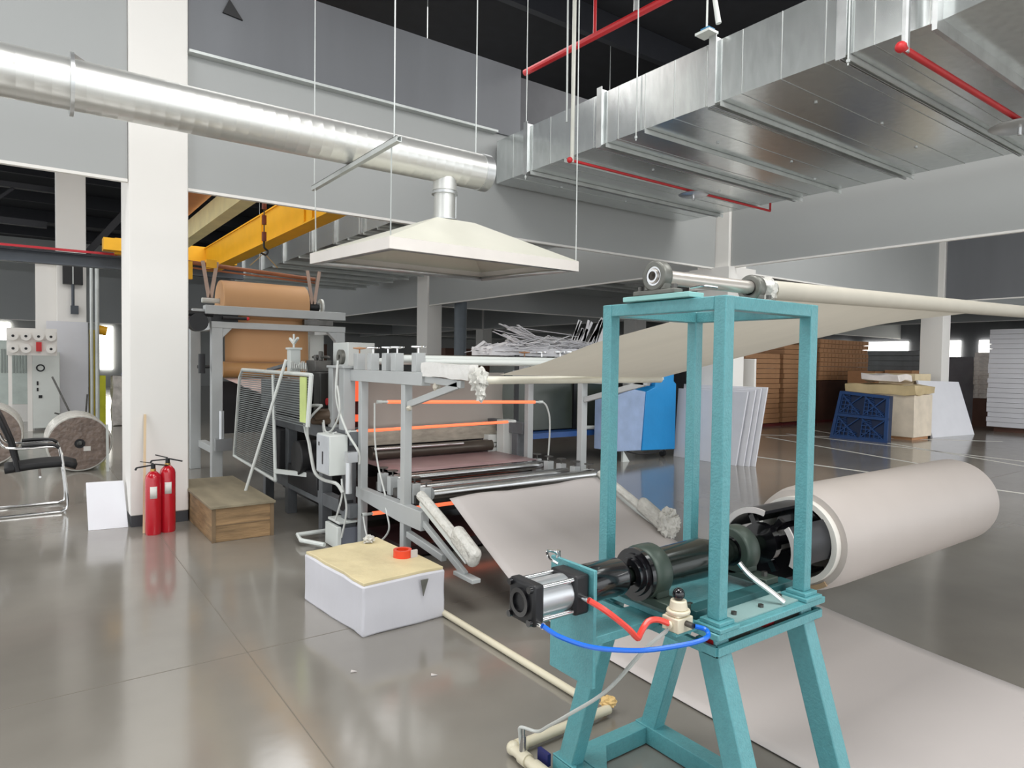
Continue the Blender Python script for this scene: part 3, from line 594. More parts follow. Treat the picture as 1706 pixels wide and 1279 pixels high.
for i in range(4):
    j = (i+1) % 4; q4((*cs[i], zc+.002), (*cs[j], zc+.002), (*ins[j], zc+.002), (*ins[i], zc+.002)); q4((*ins[i], zc+.002), (*ins[j], zc+.002), (*ins[j], zc+.03), (*ins[i], zc+.03))
g.build('rim_flange', galv, H, thick=.003)
G().cyl((2.845, 4.9, 2.66), (2.845, 4.9, 2.93), .088, n=32).build('neck', spir, H)
G().ring((2.845, 4.9, 2.90), (2.845, 4.9, 2.92), .088, .108).ring((2.845, 4.9, 2.685), (2.845, 4.9, 2.695), .088, .112).box(2.945, 2.955, 4.89, 4.91, 2.70, 2.93).build('neck_clamp', galv, H)
sup = G().box(1.985, 2.02, 4.05, 5.68, 2.952, 2.956).box(1.985, 1.989, 4.05, 5.68, 2.956, 2.99).box(2.016, 2.02, 4.05, 5.68, 2.956, 2.99).box(1.985, 1.996, 4.05, 5.68, 2.986, 2.99).box(2.009, 2.02, 4.05, 5.68, 2.986, 2.99).build('support_channel', gsteel); tag(sup, 'slotted steel channel slung under the round duct', 'channel')
rods = [((1.99, 5.62, 2.96), (1.99, 5.62, 7.2), 'threaded rod holding the far end of the slotted channel'),
        ((2.0, 4.12, 2.96), (2.0, 4.12, 7.2), 'threaded rod holding the near end of the slotted channel'),
        ((3.15, 4.9, 3.3), (3.15, 4.9, 7.2), 'thin wire holding the capped end of the round duct'),
        ((2.1, 4.37, 2.37), (2.02, 4.2, 2.96), 'thin rod from the slotted channel to the near left hood corner'),
        ((3.855, 4.375, 2.37), (3.845, 4.39, 7.2), 'thin wire down to the right corner of the hood'),
        ((1.95, 5.46, 2.37), (1.99, 5.60, 2.96), 'thin rod from the slotted channel to the far left hood corner')]
for a, c, l in rods: tag(G().cyl(a, c, .005, n=8).build('hanger_rod', gsteel), l, 'rod', 'hanger rods of the hood and round duct')
# ------------------------------------------------------------------ rectangular ducts
def rect_duct(label, x0, x1, y0, y1, z0, z1, fl, stiff, t=None):
    D = thing('rectangular_duct', label, 'duct', ((x0+x1)/2, (y0+y1)/2, z0))
    fl = sorted(fl); ys = [y0]+fl+[y1]
    for a, c in zip(ys, ys[1:]): G().box(x0, x1, a+.002, c-.002, z0, z1).build('duct_section', galvs, D)
    for y in fl:
        g = G()
        for s in (-1, 1):
            ya, yb = (y-.012, y-.004) if s < 0 else (y+.004, y+.012)
            g.box(x0-.035, x1+.035, ya, yb, z0-.035, z0).box(x0-.035, x1+.035, ya, yb, z1, z1+.035).box(x0-.035, x0, ya, yb, z0, z1).box(x1, x1+.035, ya, yb, z0, z1)
        g.box(x0-.04, x0-.034, y-.035, y+.035, z0-.03, z1+.05); g.build('flange', galv, D)
    if y0 > 7:
        for y in fl[::2]:
            for x in (x0-.06, x1+.06): G().cyl((x, y, z0-.03), (x, y, 7.2), .006, n=6).build('hanger_rod', gsteel, D)
    for y in stiff: G().box(x0-.02, x1+.06, y-.02, y+.02, z0-.008, z0-.002).box(x0-.02, x1+.06, y-.02, y-.014, z0-.045, z0-.006).build('stiffener', gsteel, D)
    return D
D = rect_duct('wide galvanised rectangular duct overhead right, nearest the camera', 4.58, 7.95, 1.86, 6.66, 3.65, 4.15, (2.45, 3.52, 4.85, 6.04), (2.42, 3.46, 4.28, 4.78, 5.4, 5.98))
g = G(); g.hexa([(3.9, -1.2, 3.60), (8.5, -1.2, 3.60), (7.95, 1.83, 3.65), (4.58, 1.83, 3.65), (3.9, -1.2, 4.5), (8.5, -1.2, 4.5), (7.95, 1.83, 4.15), (4.58, 1.83, 4.15)]); g.build('transition_piece', galvs, D)
G().box(4.5, 8.03, 1.83, 1.86, 3.57, 4.23).build('end_flange', galv, D)
g = G()
for y in [1.9+.34*i for i in range(14)]: g.box(4.577, 4.58, y, y+.006, 3.65, 4.15).box(4.58, 7.95, y, y+.006, 3.6475, 3.65)
g.build('seams', mat('seam zinc', (190, 192, 190), .4, .8), D)
g = G()
for i in range(40): g.box(4.6+.012*i*1.3, 4.612+.012*i*1.3, 3.60, 3.61, 3.635, 3.642)
for x, y in ((5.2, 3.0), (6.1, 2.9), (7.0, 3.0), (5.4, 4.1), (6.5, 4.0), (7.3, 4.2), (5.6, 5.1), (6.9, 5.2), (6.4, 6.3), (5.3, 6.3)): g.cyl((x, y, 3.64), (x, y, 3.652), .014, n=8)
g.build('rivets', galv, D)
rect_duct('galvanised rectangular duct continuing behind the near beam', 4.58, 7.95, 7.2, 19.5, 3.65, 4.15, (8.3, 9.4, 10.6, 11.8, 13.0, 14.8, 16.5, 18.2), (8.25, 9.35, 10.0, 10.55, 11.2, 11.75, 12.95, 13.8, 14.8, 15.6, 16.5, 17.4, 18.2, 19.0))
rect_duct('distant galvanised duct seen beyond the right hand beam', 12.2, 15.6, 8.5, 16.1, 3.7, 4.2, (9.6, 11.2, 12.8, 14.4), (10.4, 12, 13.6))
# trapeze hangers for the big duct
for y, d, l in ((6.04, 0, 'threaded rod beside the farthest flange of the wide duct'), (4.36, 0, 'threaded rod beside the middle of the wide duct'), (2.40, 0, 'threaded rod at the nearest flange of the wide duct')):
    g = G().cyl((4.55, y, 3.56), (4.55, y, 7.2), .006, n=8).cyl((4.55, y, 3.58), (4.55, y, 3.60), .014, n=6); tag(g.build('hanger_rod', gsteel), l, 'rod', 'threaded rods of the wide duct')
g = G().cyl((4.50, 3.55, 4.22), (4.50, 3.55, 7.2), .008).cyl((4.52, 3.45, 4.25), (4.44, 3.50, 4.75), .022, .012).box(4.44, 4.56, 3.48, 3.62, 4.19, 4.21).bar((4.45, 3.5, 4.7), (4.3, 3.62, 5.1), .02)
t_ = g.build('duct_hanger', pale); tag(t_, 'bundle of pale rods and blue clip holding the wide duct up', 'hanger')
G().box(4.46, 4.54, 3.50, 3.58, 4.21, 4.235).build('blue_clip', mat('blue clip', (60, 130, 170), .4), t_)
# sprinkler drops and roof pipes
def pipe(name, pts, r, m, label, cat='pipe'):
    o = G().tube(pts, r, 10, 1).build(name, m); return tag(o, label, cat)
S = thing('sprinkler_branch', 'thin red sprinkler pipe with round disc below the far part of wide duct', 'sprinkler pipe', (6, 5.05, 3.5))
G().tube([(4.33, 5.03, 3.5), (7.75, 5.05, 3.5), (7.75, 5.05, 3.6)], .014, 10, 1).ball((4.33, 5.03, 3.5), .03).build('branch_pipe', redp, S)
G().lathe((6.23, 5.05, 3.455), (0, 0, 1), [(0, 0), (.0, .15), (.012, .17), (.02, .15), (.03, 0)], 32).build('heat_collector', alu, S)
G().cyl((6.23, 5.05, 3.40), (6.23, 5.05, 3.5), .014).build('sprinkler_head', chrome, S)
S = thing('sprinkler_branch', 'thicker red sprinkler pipe with silver disc, top right below the duct', 'sprinkler pipe', (5.6, 2, 3.5))
G().tube([(4.42, 2.0, 3.5), (6.6, 1.99, 3.5)], .022, 12, 1).ball((4.42, 2.0, 3.5), .036).build('branch_pipe', redp, S)
G().lathe((6.45, 1.99, 3.44), (0, 0, 1), [(0, 0), (0, .19), (.012, .21), (.02, .19), (.035, 0)], 36).build('heat_collector', alu, S)
G().cyl((6.45, 1.99, 3.38), (6.45, 1.99, 3.5), .014).build('sprinkler_head', chrome, S)
pipe('drop_pipe', [(4.36, 5.03, 3.48), (4.36, 5.03, 7.2)], .02, mat('pale pipe', (206, 206, 196), .4), 'pale vertical drop pipe from the roof to the far red sprinkler branch')
pipe('drop_rod', [(4.36, 5.12, 3.9), (4.30, 5.08, 7.2)], .009, gsteel, 'thin rod running beside the pale vertical drop pipe')
pipe('drop_pipe', [(4.48, 2.0, 3.48), (4.48, 2.0, 7.2)], .024, galv, 'galvanised drop pipe ending at the near red sprinkler branch')
pipe('fire_main', [(5.24, 7.0, 5.25), (5.44, 4.6, 5.32), (5.6, 2.0, 5.35)], .04, redp, 'long red fire main crossing the black roof above the wide duct')
pipe('fire_main', [(2.45, 7.1, 5.3), (2.5, 5.4, 5.35)], .045, redp, 'red roof pipe stub at the top left above the dark board')
pipe('roof_pipe', [(5.34, 5.8, 5.30), (5.34, 5.8, 7.2)], .02, redp, 'thin red riser on the long red fire main')
pipe('roof_pipe', [(5.39, 5.2, 5.34), (5.39, 5.2, 7.2)], .028, galv, 'grey hanger pipe over the long red fire main')
o = G().prism([(1.56, 6.70, 4.86), (1.50, 6.70, 4.72), (1.68, 6.70, 4.70)], (0, .02, 0)).bar((1.52, 6.69, 4.86), (1.5, 6.69, 5.2), .03).build('beam_opening', black); tag(o, 'small black triangular hole patch on the dark board beside the column', 'patch')
# ------------------------------------------------------------------ near floor objects
B = thing('foam_block', 'big white foam block wrapped in film with a yellowed board top', 'foam block', (1.72, 3.75, 0))
g = G().prism([(1.464, 3.345, 0), (1.985, 3.365, 0), (1.93, 4.18, 0), (1.40, 4.10, 0)], (0, 0, .285)).crumple(.010, 6)
g.build('foam_body', mat('film wrapped foam', (206, 205, 211), .35, var=.03, bump=.25, bscale=16, scale=3, stretch=(1, 1, .3)), B, bevel=.012)
g = G().prism([(1.472, 3.353, .284), (1.975, 3.373, .284), (1.92, 4.17, .284), (1.41, 4.09, .284)], (0, 0, .018)).crumple(.010, 6)
g.build('board_top', cream, B, bevel=.008)
G().prism([(1.812, 3.345, .255), (1.86, 3.346, .255), (1.828, 3.345, .16)], (0, -.006, 0)).build('torn_patch', greyiron, B)
tp_ = thing('tape_roll', 'orange red packing tape roll on the yellowed foam block top', 'tape roll', (1.86, 3.66, .305))
G().ring((1.855, 3.66, .305), (1.855, 3.66, .352), .038, .056, 36).build('tape', mat('orange red tape', (226, 70, 40), .3), tp_)
G().box(1.885, 1.93, 3.605, 3.62, .306, .35).build('tape_tongue', paper, tp_)
tag(G().ball((1.82, 4.08, .325), .03, 3, (1.2, 1, .8), .6, 7).build('film_scrap', wrap), 'small crumpled clear film scrap on the far edge of foam block', 'scrap')
W_ = thing('plywood_crate', 'low weathered plywood crate beside the white column', 'crate', (1.45, 6.5, 0))
G().box(1.215, 1.70, 5.78, 7.2, .0, .28).build('crate_body', wood, W_, bevel=.004)
G().box(1.195, 1.715, 5.755, 7.22, .28, .302).build('crate_lid', woodt, W_, bevel=.003)
G().box(1.21, 1.24, 5.772, 5.78, 0, .28).box(1.675, 1.705, 5.772, 5.78, 0, .28).box(1.21, 1.705, 5.774, 5.78, .135, .14).build('crate_battens', mat('batten wood', (118, 98, 74), .7, var=.2, scale=8), W_)
def extinguisher(x, y, h, label, ang):
    E_ = thing('fire_extinguisher', label, 'fire extinguisher', (x, y, 0), None)
    r = .062
    G().lathe((x, y, 0), (0, 0, 1), [(0, 0), (0, r*.92), (.015, r), (h, r), (h+.03, r*.88), (h+.055, r*.55), (h+.065, .022), (h+.07, 0)], 32).build('cylinder_body', fire, E_)
    G().cyl((x, y, h+.06), (x, y, h+.085), .022, n=16).build('neck_ring', mat('brass neck', (196, 160, 96), .3, .8), E_)
    c, s = math.cos(ang), math.sin(ang)
    G().cyl((x, y, h+.085), (x, y, h+.125), .018).bar((x-.02*c, y-.02*s, h+.115), (x-.13*c, y-.13*s, h+.105), .02, .01).bar((x-.13*c, y-.13*s, h+.105), (x-.14*c, y-.14*s, h+.085), .02, .01).bar((x, y, h+.13), (x-.10*c, y-.10*s, h+.155), .018, .006).bar((x+.02*c, y+.02*s, h+.12), (x+.12*c, y+.12*s, h+.10), .016, .01).build('valve_handle', black, E_)
    G().lathe((x, y, h*.66), (0, 0, 1), [(0, r+.001), (.10, r+.001)], 10, math.radians(150), math.radians(200)).build('label', labelm, E_, thick=.001)
extinguisher(.868, 6.36, .475, 'red fire extinguisher on the left of the pair against the column', .2)
extinguisher(.985, 6.40, .51, 'slightly taller red fire extinguisher on the right of the pair', -.5)
o = G().bar((.805, 6.42, 0), (.85, 6.685, 1.0), .02, .015).build('wooden_batten', mat('pale pine', (214, 188, 152), .6, var=.06)); tag(o, 'thin pale wooden batten leaning on the column behind the extinguishers', 'batten')
o = G().hexa([(.424, 6.775, 0), (.723, 6.73, 0), (.723, 6.775, 0), (.43, 6.82, 0), (.425, 7.05, .37), (.715, 7.0, .37), (.72, 7.05, .37), (.43, 7.10, .37)]).build('foam_board', foam, bevel=.004); tag(o, 'white foam board leaning left of the fire extinguishers', 'foam board')
# chair
CH = thing('visitor_chair', 'black mesh visitor chair with chrome sled legs', 'chair', (.0, 7.95, 0))
for y, nm in ((7.70, 'chrome_leg'), (8.20, 'chrome_leg')):
    G().tube([(-.35, y, .013), (.18, y, .013), (.28, y, .02), (.315, y, .07), (.30, y, .3), (.262, y, .60), (.22, y, .64), (.12, y, .645), (-.02, y, .64), (-.16, y, .655), (-.22, y, .75)], .0125, 10, 5).build(nm, chrome, CH)
    G().tube([(-.04, y, .662), (.08, y, .668), (.20, y, .658), (.25, y, .63)], .017, 8, 4).build('armrest', black, CH)
G().tube([(-.35, 7.7, .013), (-.35, 8.2, .013)], .012, 8, 1).build('cross_tube', chrome, CH)
G().tube([(.1, 7.7, .36), (.1, 8.2, .36)], .011, 8, 1).build('cross_tube', chrome, CH)
G().grid(lambda u, v: Vector((-.17+.56*u, 7.73+.44*v, .43+.03*math.sin(PI*u)*.5+.03*u-.05*max(0, u-.85)*4+.02*math.sin(PI*v))), 14, 8).build('seat', mat('black seat fabric', (22, 22, 24), .7), CH, thick=.05)
G().grid(lambda u, v: Vector((-.05-.17*u-.015*math.sin(2*PI*u), 7.73+.44*v, .42+.56*u)), 14, 8).build('backrest', mat('black back mesh', (46, 42, 44), .7), CH, thick=.02)
G().tube([(-.07, 7.73, .42), (-.12, 7.73, .68), (-.23, 7.73, .98), (-.24, 7.95, 1.0), (-.23, 8.17, .98), (-.12, 8.17, .68), (-.07, 8.17, .42)], .02, 8, 4).build('back_frame', black, CH)
# pvc pipework on the floor
V = thing('floor_air_pipe', 'cream plastic air pipe along the floor from foam block to the stand', 'pipe', (1.9, 2.6, 0))
ivp = mat('cream pvc', (214, 206, 182), .35, var=.03)
G().tube([(1.985, 3.9, .02), (1.985, 2.12, .02)], .018, 12, 1).build('long_pipe', ivp, V)
G().tube([(2.0, 2.01, .03), (1.51, 2.01, .03)], .02, 12, 1).tube([(1.49, 2.0, .03), (1.49, 1.62, .03)], .02, 12, 1).ball((1.495, 2.01, .03), .027, 3).build('cross_pipe', ivp, V)
for a, c in (((1.51, 2.01, .03), (1.55, 2.01, .03)), ((1.49, 1.95, .03), (1.49, 1.91, .03)), ((1.49, 1.87, .03), (1.49, 1.80, .03))): G().cyl(a, c, .026).build('pipe_collar', ivp, V)
G().ball((2.015, 2.03, .05), .032, 3, (1, 1.1, .7), .5, 6).build('taped_end', mat('tan tape end', (214, 180, 120), .5), V)
vv = G().cyl((1.49, 1.945, .05), (1.49, 1.945, .11), .013).cyl((1.49, 1.945, .10), (1.49, 1.945, .145), .009).build('hose_fitting', steel, V)
G().box(1.525, 1.54, 1.84, 1.9, .03, .075).build('blue_tag', mat('dark blue tag', (30, 36, 96), .4), V)
for p, l in (((1.55, 2.75), 'tiny white paper scrap on the floor near the cream pipe'), ((1.25, 3.0), 'tiny white scrap on the floor by foam block corner')):
    o = G().prism([(p[0], p[1], .002), (p[0]+.03, p[1]-.008, .002), (p[0]+.012, p[1]+.02, .002)], (0, 0, .004)).build('paper_scrap', paper); tag(o, l, 'scrap')
# ------------------------------------------------------------------ left background
def wrapped_roll(x, y, r, L, label):
    R = thing('wrapped_roll', label, 'roll', (x, y, 0))
    G().lathe((x, y, r), (0, 1, 0), [(0, .05), (0, r*.97), (.03, r), (L-.03, r), (L, r*.97), (L, .05), (0, .05)], 48).build('film_wrap', wrap, R)
    G().ring((x, y-.006, r), (x, y, r), .06, r*.93, 48).build('roll_face', wrapd, R)
    G().ring((x, y-.012, r), (x, y+.1, r), .035, .06, 24).build('core', black, R)
    return R
r1 = wrapped_roll(.56, 10.35, .37, 1.0, 'film wrapped brown roll lying behind the chair, label on face')
G().box(.60, .68, 10.335, 10.343, .27, .33).build('paper_label', labelm, r1)
wrapped_roll(-.45, 11.4, .42, 1.0, 'film wrapped roll at the far left edge')
tag(G().bar((.86, 10.2, 0), (.86, 10.25, .62), .03, .02).build('white_strip', pale), 'short white strip standing right of the brown wrapped roll', 'strip')
cb = thing('control_cabinet', 'tall pale control cabinet standing before the back column, with gauge', 'cabinet', (.33, 16.6, 0))
G().box(.10, .56, 16.5, 17.0, .05, 1.60).build('cabinet_body', pale, cb, bevel=.01)
G().box(.02, .10, 16.5, 17.1, 0, 1.62).build('cabinet_side', white, cb)
G().ring((.235, 16.49, 1.27), (.235, 16.5, 1.27), .05, .075).build('gauge', black, cb)
G().box(.17, .20, 16.49, 16.5, .92, 1.0).box(.17, .20, 16.49, 16.5, .8, .87).box(.2, .26, 16.49, 16.5, .66, .72).build('switches', black, cb)
cb = thing('louvred_cabinet', 'pale green cabinet with louvred upper door at far left', 'cabinet', (-.16, 19.2, 0))
G().box(-.57, .14, 19, 19.5, .40, 1.86).build('cabinet_body', mat('pale green enamel', (196, 206, 200), .4), cb, bevel=.01)
G().box(-.6, .16, 18.95, 19.6, 0, .4).build('plinth', white, cb)
g = G()
for i in range(9): g.box(-.46+.055*i, -.43+.055*i, 18.985, 19, 1.12, 1.66)
g.build('louvres', mat('louvre grey', (150, 158, 154), .5), cb)
rk = thing('spool_rack', 'rack of eight white spools with black centres above the cabinets', 'rack', (.1, 16.0, 1.6))
G().box(-.30, .50, 16.05, 16.1, 1.52, 2.05).box(-.28, -.22, 16.06, 16.1, 0, 1.52).build('rack_board', white, rk)
for i in range(4):
    for j in range(2):
        x, z = -.20+.2*i, 1.65+.24*j
        if i == 2 and j == 0: G().box(x-.04, x+.05, 15.98, 16.05, 1.6, 1.78).build('red_box', redp, rk); continue
        sp = G().cyl((x, 15.96, z), (x, 16.05, z), .085, n=24).build('spool', white, rk); G().cyl((x, 15.955, z), (x, 15.96, z), .025).build('spool_core', black, sp)
o = thing('wall_speaker_box', 'black box with cable mounted high on the back column', 'box', (.82, 17.1, 2.9))
G().box(.64, 1.0, 17.05, 17.19, 3.05, 3.5).build('box_body', black, o); G().cyl((.82, 17.1, 2.6), (.82, 17.1, 3.05), .03).box(.78, .92, 17.08, 17.18, 2.42, 2.6).build('cable_plug', dgrey, o)
G().bar((.82, 17.04, 3.5), (.82, 17.04, 3.05), .02).build('centre_strip', gsteel, o)
o = thing('yellow_mast', 'yellow vertical mast machine behind the wrapped roll', 'machine', (1.22, 17.5, 0))
G().box(1.12, 1.24, 17.2, 17.4, 0, 2.1).build('mast', mat('dull yellow', (206, 184, 60), .5), o); G().box(1.26, 1.42, 17.2, 17.4, 0, 1.1).build('lower_guard', mat('lemon yellow', (214, 214, 50), .5), o)
G().cyl((1.45, 17.3, 2.08), (1.25, 17.3, 2.12), .10).build('top_cap', yellow, o); G().cyl((1.25, 17.15, .3), (1.25, 17.15, 3.2), .025).build('conduit', gsteel, o)
o = thing('mixing_pump', 'blue motor on a teal tank behind the white column', 'pump', (1.95, 17, 0))
G().lathe((1.92, 17.0, 0), (0, 0, 1), [(0, 0), (0, .2), (.75, .2), (.75, 0)], 24).build('tank', mat('tank teal', (76, 140, 150), .4), o); G().cyl((1.7, 17, 1.05), (2.05, 17, 1.05), .12).box(1.75, 1.95, 16.9, 17.1, 1.15, 1.3).build('motor', mat('motor blue', (24, 62, 120), .4), o)
G().box(1.52, 1.72, 16.9, 17.2, 0, 1.1).crumple(.04, 4).build('bag', silver, o)
o = G().cyl((1.22, 16.6, 0), (1.22, 16.6, 3.55), .04).cyl((1.12, 16.6, 0), (1.12, 16.6, 3.55), .03).build('down_pipe', gsteel); tag(o, 'pair of grey green downpipes beside the back column', 'pipe')
tag(G().bar((.42, 16.2, 1.1), (.86, 16.1, .0), .03).bar((.95, 16.0, .0), (1.0, 16.0, .75), .03).bar((.45, 16.1, .38), (.74, 16.1, .28), .03).build('steel_brackets', dsteel), 'loose dark steel brackets against the back column', 'bracket')
tag(G().box(.35, 1.08, 17.02, 17.16, 0, 2.25).build('tall_board', foam), 'pale tall board standing against the back column', 'panel')
# ------------------------------------------------------------------ behind the press: trolley, scraps, blue cart
o = thing('dark_enclosure', 'dark smoked panel enclosure on a blue base behind the roller frame', 'enclosure', (6.9, 8.4, 0))
G().box(5.9, 7.9, 8.0, 8.7, .48, 1.60).build('panel_body', olive, o)
for x in (5.9, 7.05, 7.88): G().box(x-.03, x+.03, 7.96, 8.0, .40, 1.62).build('frame_post', black, o)
G().box(5.8, 8.0, 7.75, 8.7, .38, .46).build('blue_deck', mat('blue deck', (40, 80, 140), .35), o)
G().tube([(7.1, 7.8, .5), (7.5, 7.7, .5), (8.0, 7.72, .5)], .03, 8, 4).tube([(7.4, 7.8, .36), (7.9, 7.8, .34)], .02, 8, 2).build('white_handle', pale, o)
for x in (6.0, 7.8):
    for y in (7.85, 8.6): G().box(x-.04, x+.04, y-.04, y+.04, 0, .38).build('leg', mat('pale blue leg', (120, 150, 180), .4), o)
g = G(); random.seed(5)
g.box(5.5, 7.9, 8.05, 8.6, 1.61, 1.74)
for i in range(420):
    x = random.uniform(5.4, 7.9); y = random.uniform(8.0, 8.65); z = 1.63+random.uniform(0, .22)*(1-abs(x-6.6)/2); a = random.uniform(-.5, .5); l = random.uniform(.3, .8)
    p = [(x, y, z), (x+l*.5*math.cos(a), y+.3*a, z+random.uniform(-.03, .12)), (x+l*math.cos(a), y+l*.5*math.sin(a), z+random.uniform(-.06, .1))]
    P = [Vector(q) for q in p]; w = Vector((0, .02, .035))
    for A, Bq in zip(P, P[1:]): g.bar(A, Bq, .05, .006, up=(0, random.uniform(-.5, .5), 1))
for i in range(26):
    x = random.uniform(5.75, 6.1); a = random.uniform(.05, .45); l = random.uniform(.6, 1.2); g.bar((x, 8.1+random.random()*.4, 2.1-.012*i), (x+l, 8.2+random.random()*.3, 2.1-.012*i-l*a), .05, .006)
for i in range(14):
    x = 7.1+.05*i; g.bar((x, 8.2, 1.75), (x+random.uniform(.1, .3), 8.2, 2.05+random.random()*.25), .05, .006, up=(0, 1, 0))
tag(g.build('paper_strip_pile', mat('white strip scraps', (242, 240, 242), .5, var=.05)), 'heap of white and grey trimmed strips behind the top rollers', 'scrap pile', kind='stuff')
o = thing('blue_covered_cart', 'wheeled cart hung with bright blue plastic sheet', 'cart', (7.95, 7.4, 0))
g = G().prism([(7.78, 7.2, .16), (8.56, 7.2, .13), (8.56, 7.2, 1.2), (8.50, 7.2, 1.24), (8.50, 7.2, 1.50), (8.10, 7.2, 1.50), (8.06, 7.2, 1.15), (7.86, 7.2, 1.08)], (0, .45, 0))
g.build('blue_sheet', bluep, o, bevel=.01)
g = G().prism([(7.18, 7.21, .18), (7.775, 7.21, .16), (7.855, 7.21, 1.08), (7.6, 7.21, 1.12), (7.18, 7.21, 1.02)], (0, .44, 0)); g.build('pale_sheet', blueh, o, bevel=.01)
G().bar((6.9, 7.3, 1.0), (8.05, 7.3, 1.22), .05, .04).build('cart_rail', mat('blue grey rail', (110, 120, 150), .4), o)
for x, y in ((8.43, 7.35), (7.3, 7.55)):
    wh = G().lathe((x-.025, y, .065), (1, 0, 0), [(0, 0), (0, .05), (.01, .063), (.04, .063), (.05, .05), (.05, 0)], 24).build('caster', black, o); G().box(x-.035, x+.035, y-.03, y+.03, .09, .2).build('caster_fork', pale, wh)
G().prism([(7.42, 7.25, .0), (7.56, 7.25, .0), (7.42, 7.25, .18)], (0, .04, 0)).build('white_foot', pale, o)
tag(G().tube([(7.5, 7.25, .16), (7.8, 7.2, .1), (8.3, 7.2, .13)], .012, 6, 4).build('cable', black), 'black cable trailing under the blue covered cart', 'cable')
# leaning foam boards against the right column
for i, (y0, y1, zt, xb, l) in enumerate(((5.97, 7.28, 1.12, 8.62, 'white foam board leaning on the right column, in front of the others'), (5.88, 7.22, 1.15, 8.68, 'white foam board leaning on the right column, second from the front'), (5.82, 7.25, 1.17, 8.73, 'white foam board leaning on the right column, third from the front'), (5.75, 7.3, 1.19, 8.78, 'white foam board leaning right against the column behind the others'))):
    t = .03; o = G().hexa([(xb, y0+.12, 0), (xb+t, y0+.12, 0), (xb+t, y1, 0), (xb, y1, 0), (xb+.09, y0, zt), (xb+.09+t, y0, zt), (xb+.09+t, y1, zt), (xb+.09, y1, zt)]).build('foam_board', foam, bevel=.003)
    tag(o, l, 'foam board')
tag(G().box(9.5, 9.55, 6.4, 7.2, 0, 1.62).build('tall_board', white), 'tall white board just behind the right column', 'board')
# ------------------------------------------------------------------ right background stacks
ORD = 'lowest second third fourth fifth sixth seventh eighth ninth tenth eleventh twelfth thirteenth fourteenth fifteenth sixteenth seventeenth eighteenth nineteenth twentieth'.split()
def slab_stack(x0, x1, y0, y1, z0, h, n, m, name, labels, cat, group, pad=.01, jit=.015, tray=False):
    first = None; random.seed(int(x0*10))
    g = G()
    if tray:
        g.box(x0, x1, y0, y1, z0, z0+h-pad)
        k = int((x1-x0)/.18)
        for i in range(k): g.box(x0+.02+i*(x1-x0)/k, x0+.07+i*(x1-x0)/k, y0-.012, y0, z0+h*.15, z0+h*.8)
    else: g.box(x0, x1, y0, y1, z0, z0+h-pad)
    first = g.build(name, m); tag(first, labels+', lowest one', cat, group)
    for i in range(1, n):
        c = first.copy(); C.objects.link(c); c.location = first.location+Vector((random.uniform(-jit, jit), random.uniform(-jit, jit), h*i)); c['label'] = labels+(', %s from the bottom' % ORD[i] if i < n-1 else ', topmost one')
slab_stack(14.05, 15.5, 9.7, 11, .08, .125, 14, brown, 'cardboard_tray', 'brown tray in the leftmost tall stack at far right', 'tray', 'brown trays, leftmost stack')
slab_stack(15.66, 17.15, 9.7, 11, .08, .125, 16, brown, 'cardboard_tray', 'brown tray in the second tall brown stack', 'tray', 'brown trays, second stack')
slab_stack(17.35, 20.0, 9.7, 11, 1.15, .125, 9, brown, 'cardboard_tray', 'brown tray in the stack above the dark crate', 'tray', 'brown trays, top of third stack', tray=True)
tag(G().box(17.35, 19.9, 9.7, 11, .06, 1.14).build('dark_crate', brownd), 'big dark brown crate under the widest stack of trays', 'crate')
for x0, x1, l in ((13.95, 15.6, 'leftmost'), (15.66, 17.2, 'middle'), (17.35, 20, 'rightmost')):
    g = G()
    for y in (9.75, 10.3, 10.85): g.box(x0, x1, y-.05, y+.05, 0, .05)
    g.box(x0, x1, 9.7, 11, .05, .06); tag(g.build('low_pallet', mat('red brown pallet', (110, 40, 40), .6)), 'reddish low pallet under the %s brown stack' % l, 'pallet')
slab_stack(19.0, 20.3, 4.2, 6.32, .12, .118, 20, foam, 'thick_foam_board', 'thick board in the tall white stack, right edge', 'board', 'thick white boards at the right edge', pad=.006)
tag(G().box(19.1, 20.2, 4.3, 6.2, 0, .118).build('dark_pallet', brownd), 'dark pallet under the tall white stack', 'pallet')
slab_stack(20.2, 20.9, 6.5, 7.05, .75, .12, 10, silver, 'wrapped_bundle', 'silver wrapped bundle beside the far white column', 'bundle', 'silver wrapped bundles', pad=.004)
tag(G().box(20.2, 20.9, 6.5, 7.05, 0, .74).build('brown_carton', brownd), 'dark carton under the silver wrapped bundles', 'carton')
slab_stack(22.0, 23.5, 9.1, 11.0, 1.1, .16, 6, mat('grey white board', (196, 200, 202), .6), 'grey_board', 'pale grey board in stack behind cream carton', 'board', 'pale grey boards', pad=.012)
tag(G().box(22.0, 23.5, 9.1, 11.0, 0, 1.09).build('board_plinth', brownd), 'dark base below the pale grey boards', 'crate')
tag(G().box(21.5, 22.6, 7.35, 8.2, 0, 1.85).build('grey_cabinet', mat('grey purple cabinet', (150, 148, 154), .5)), 'grey cabinet standing behind the far white column', 'cabinet')
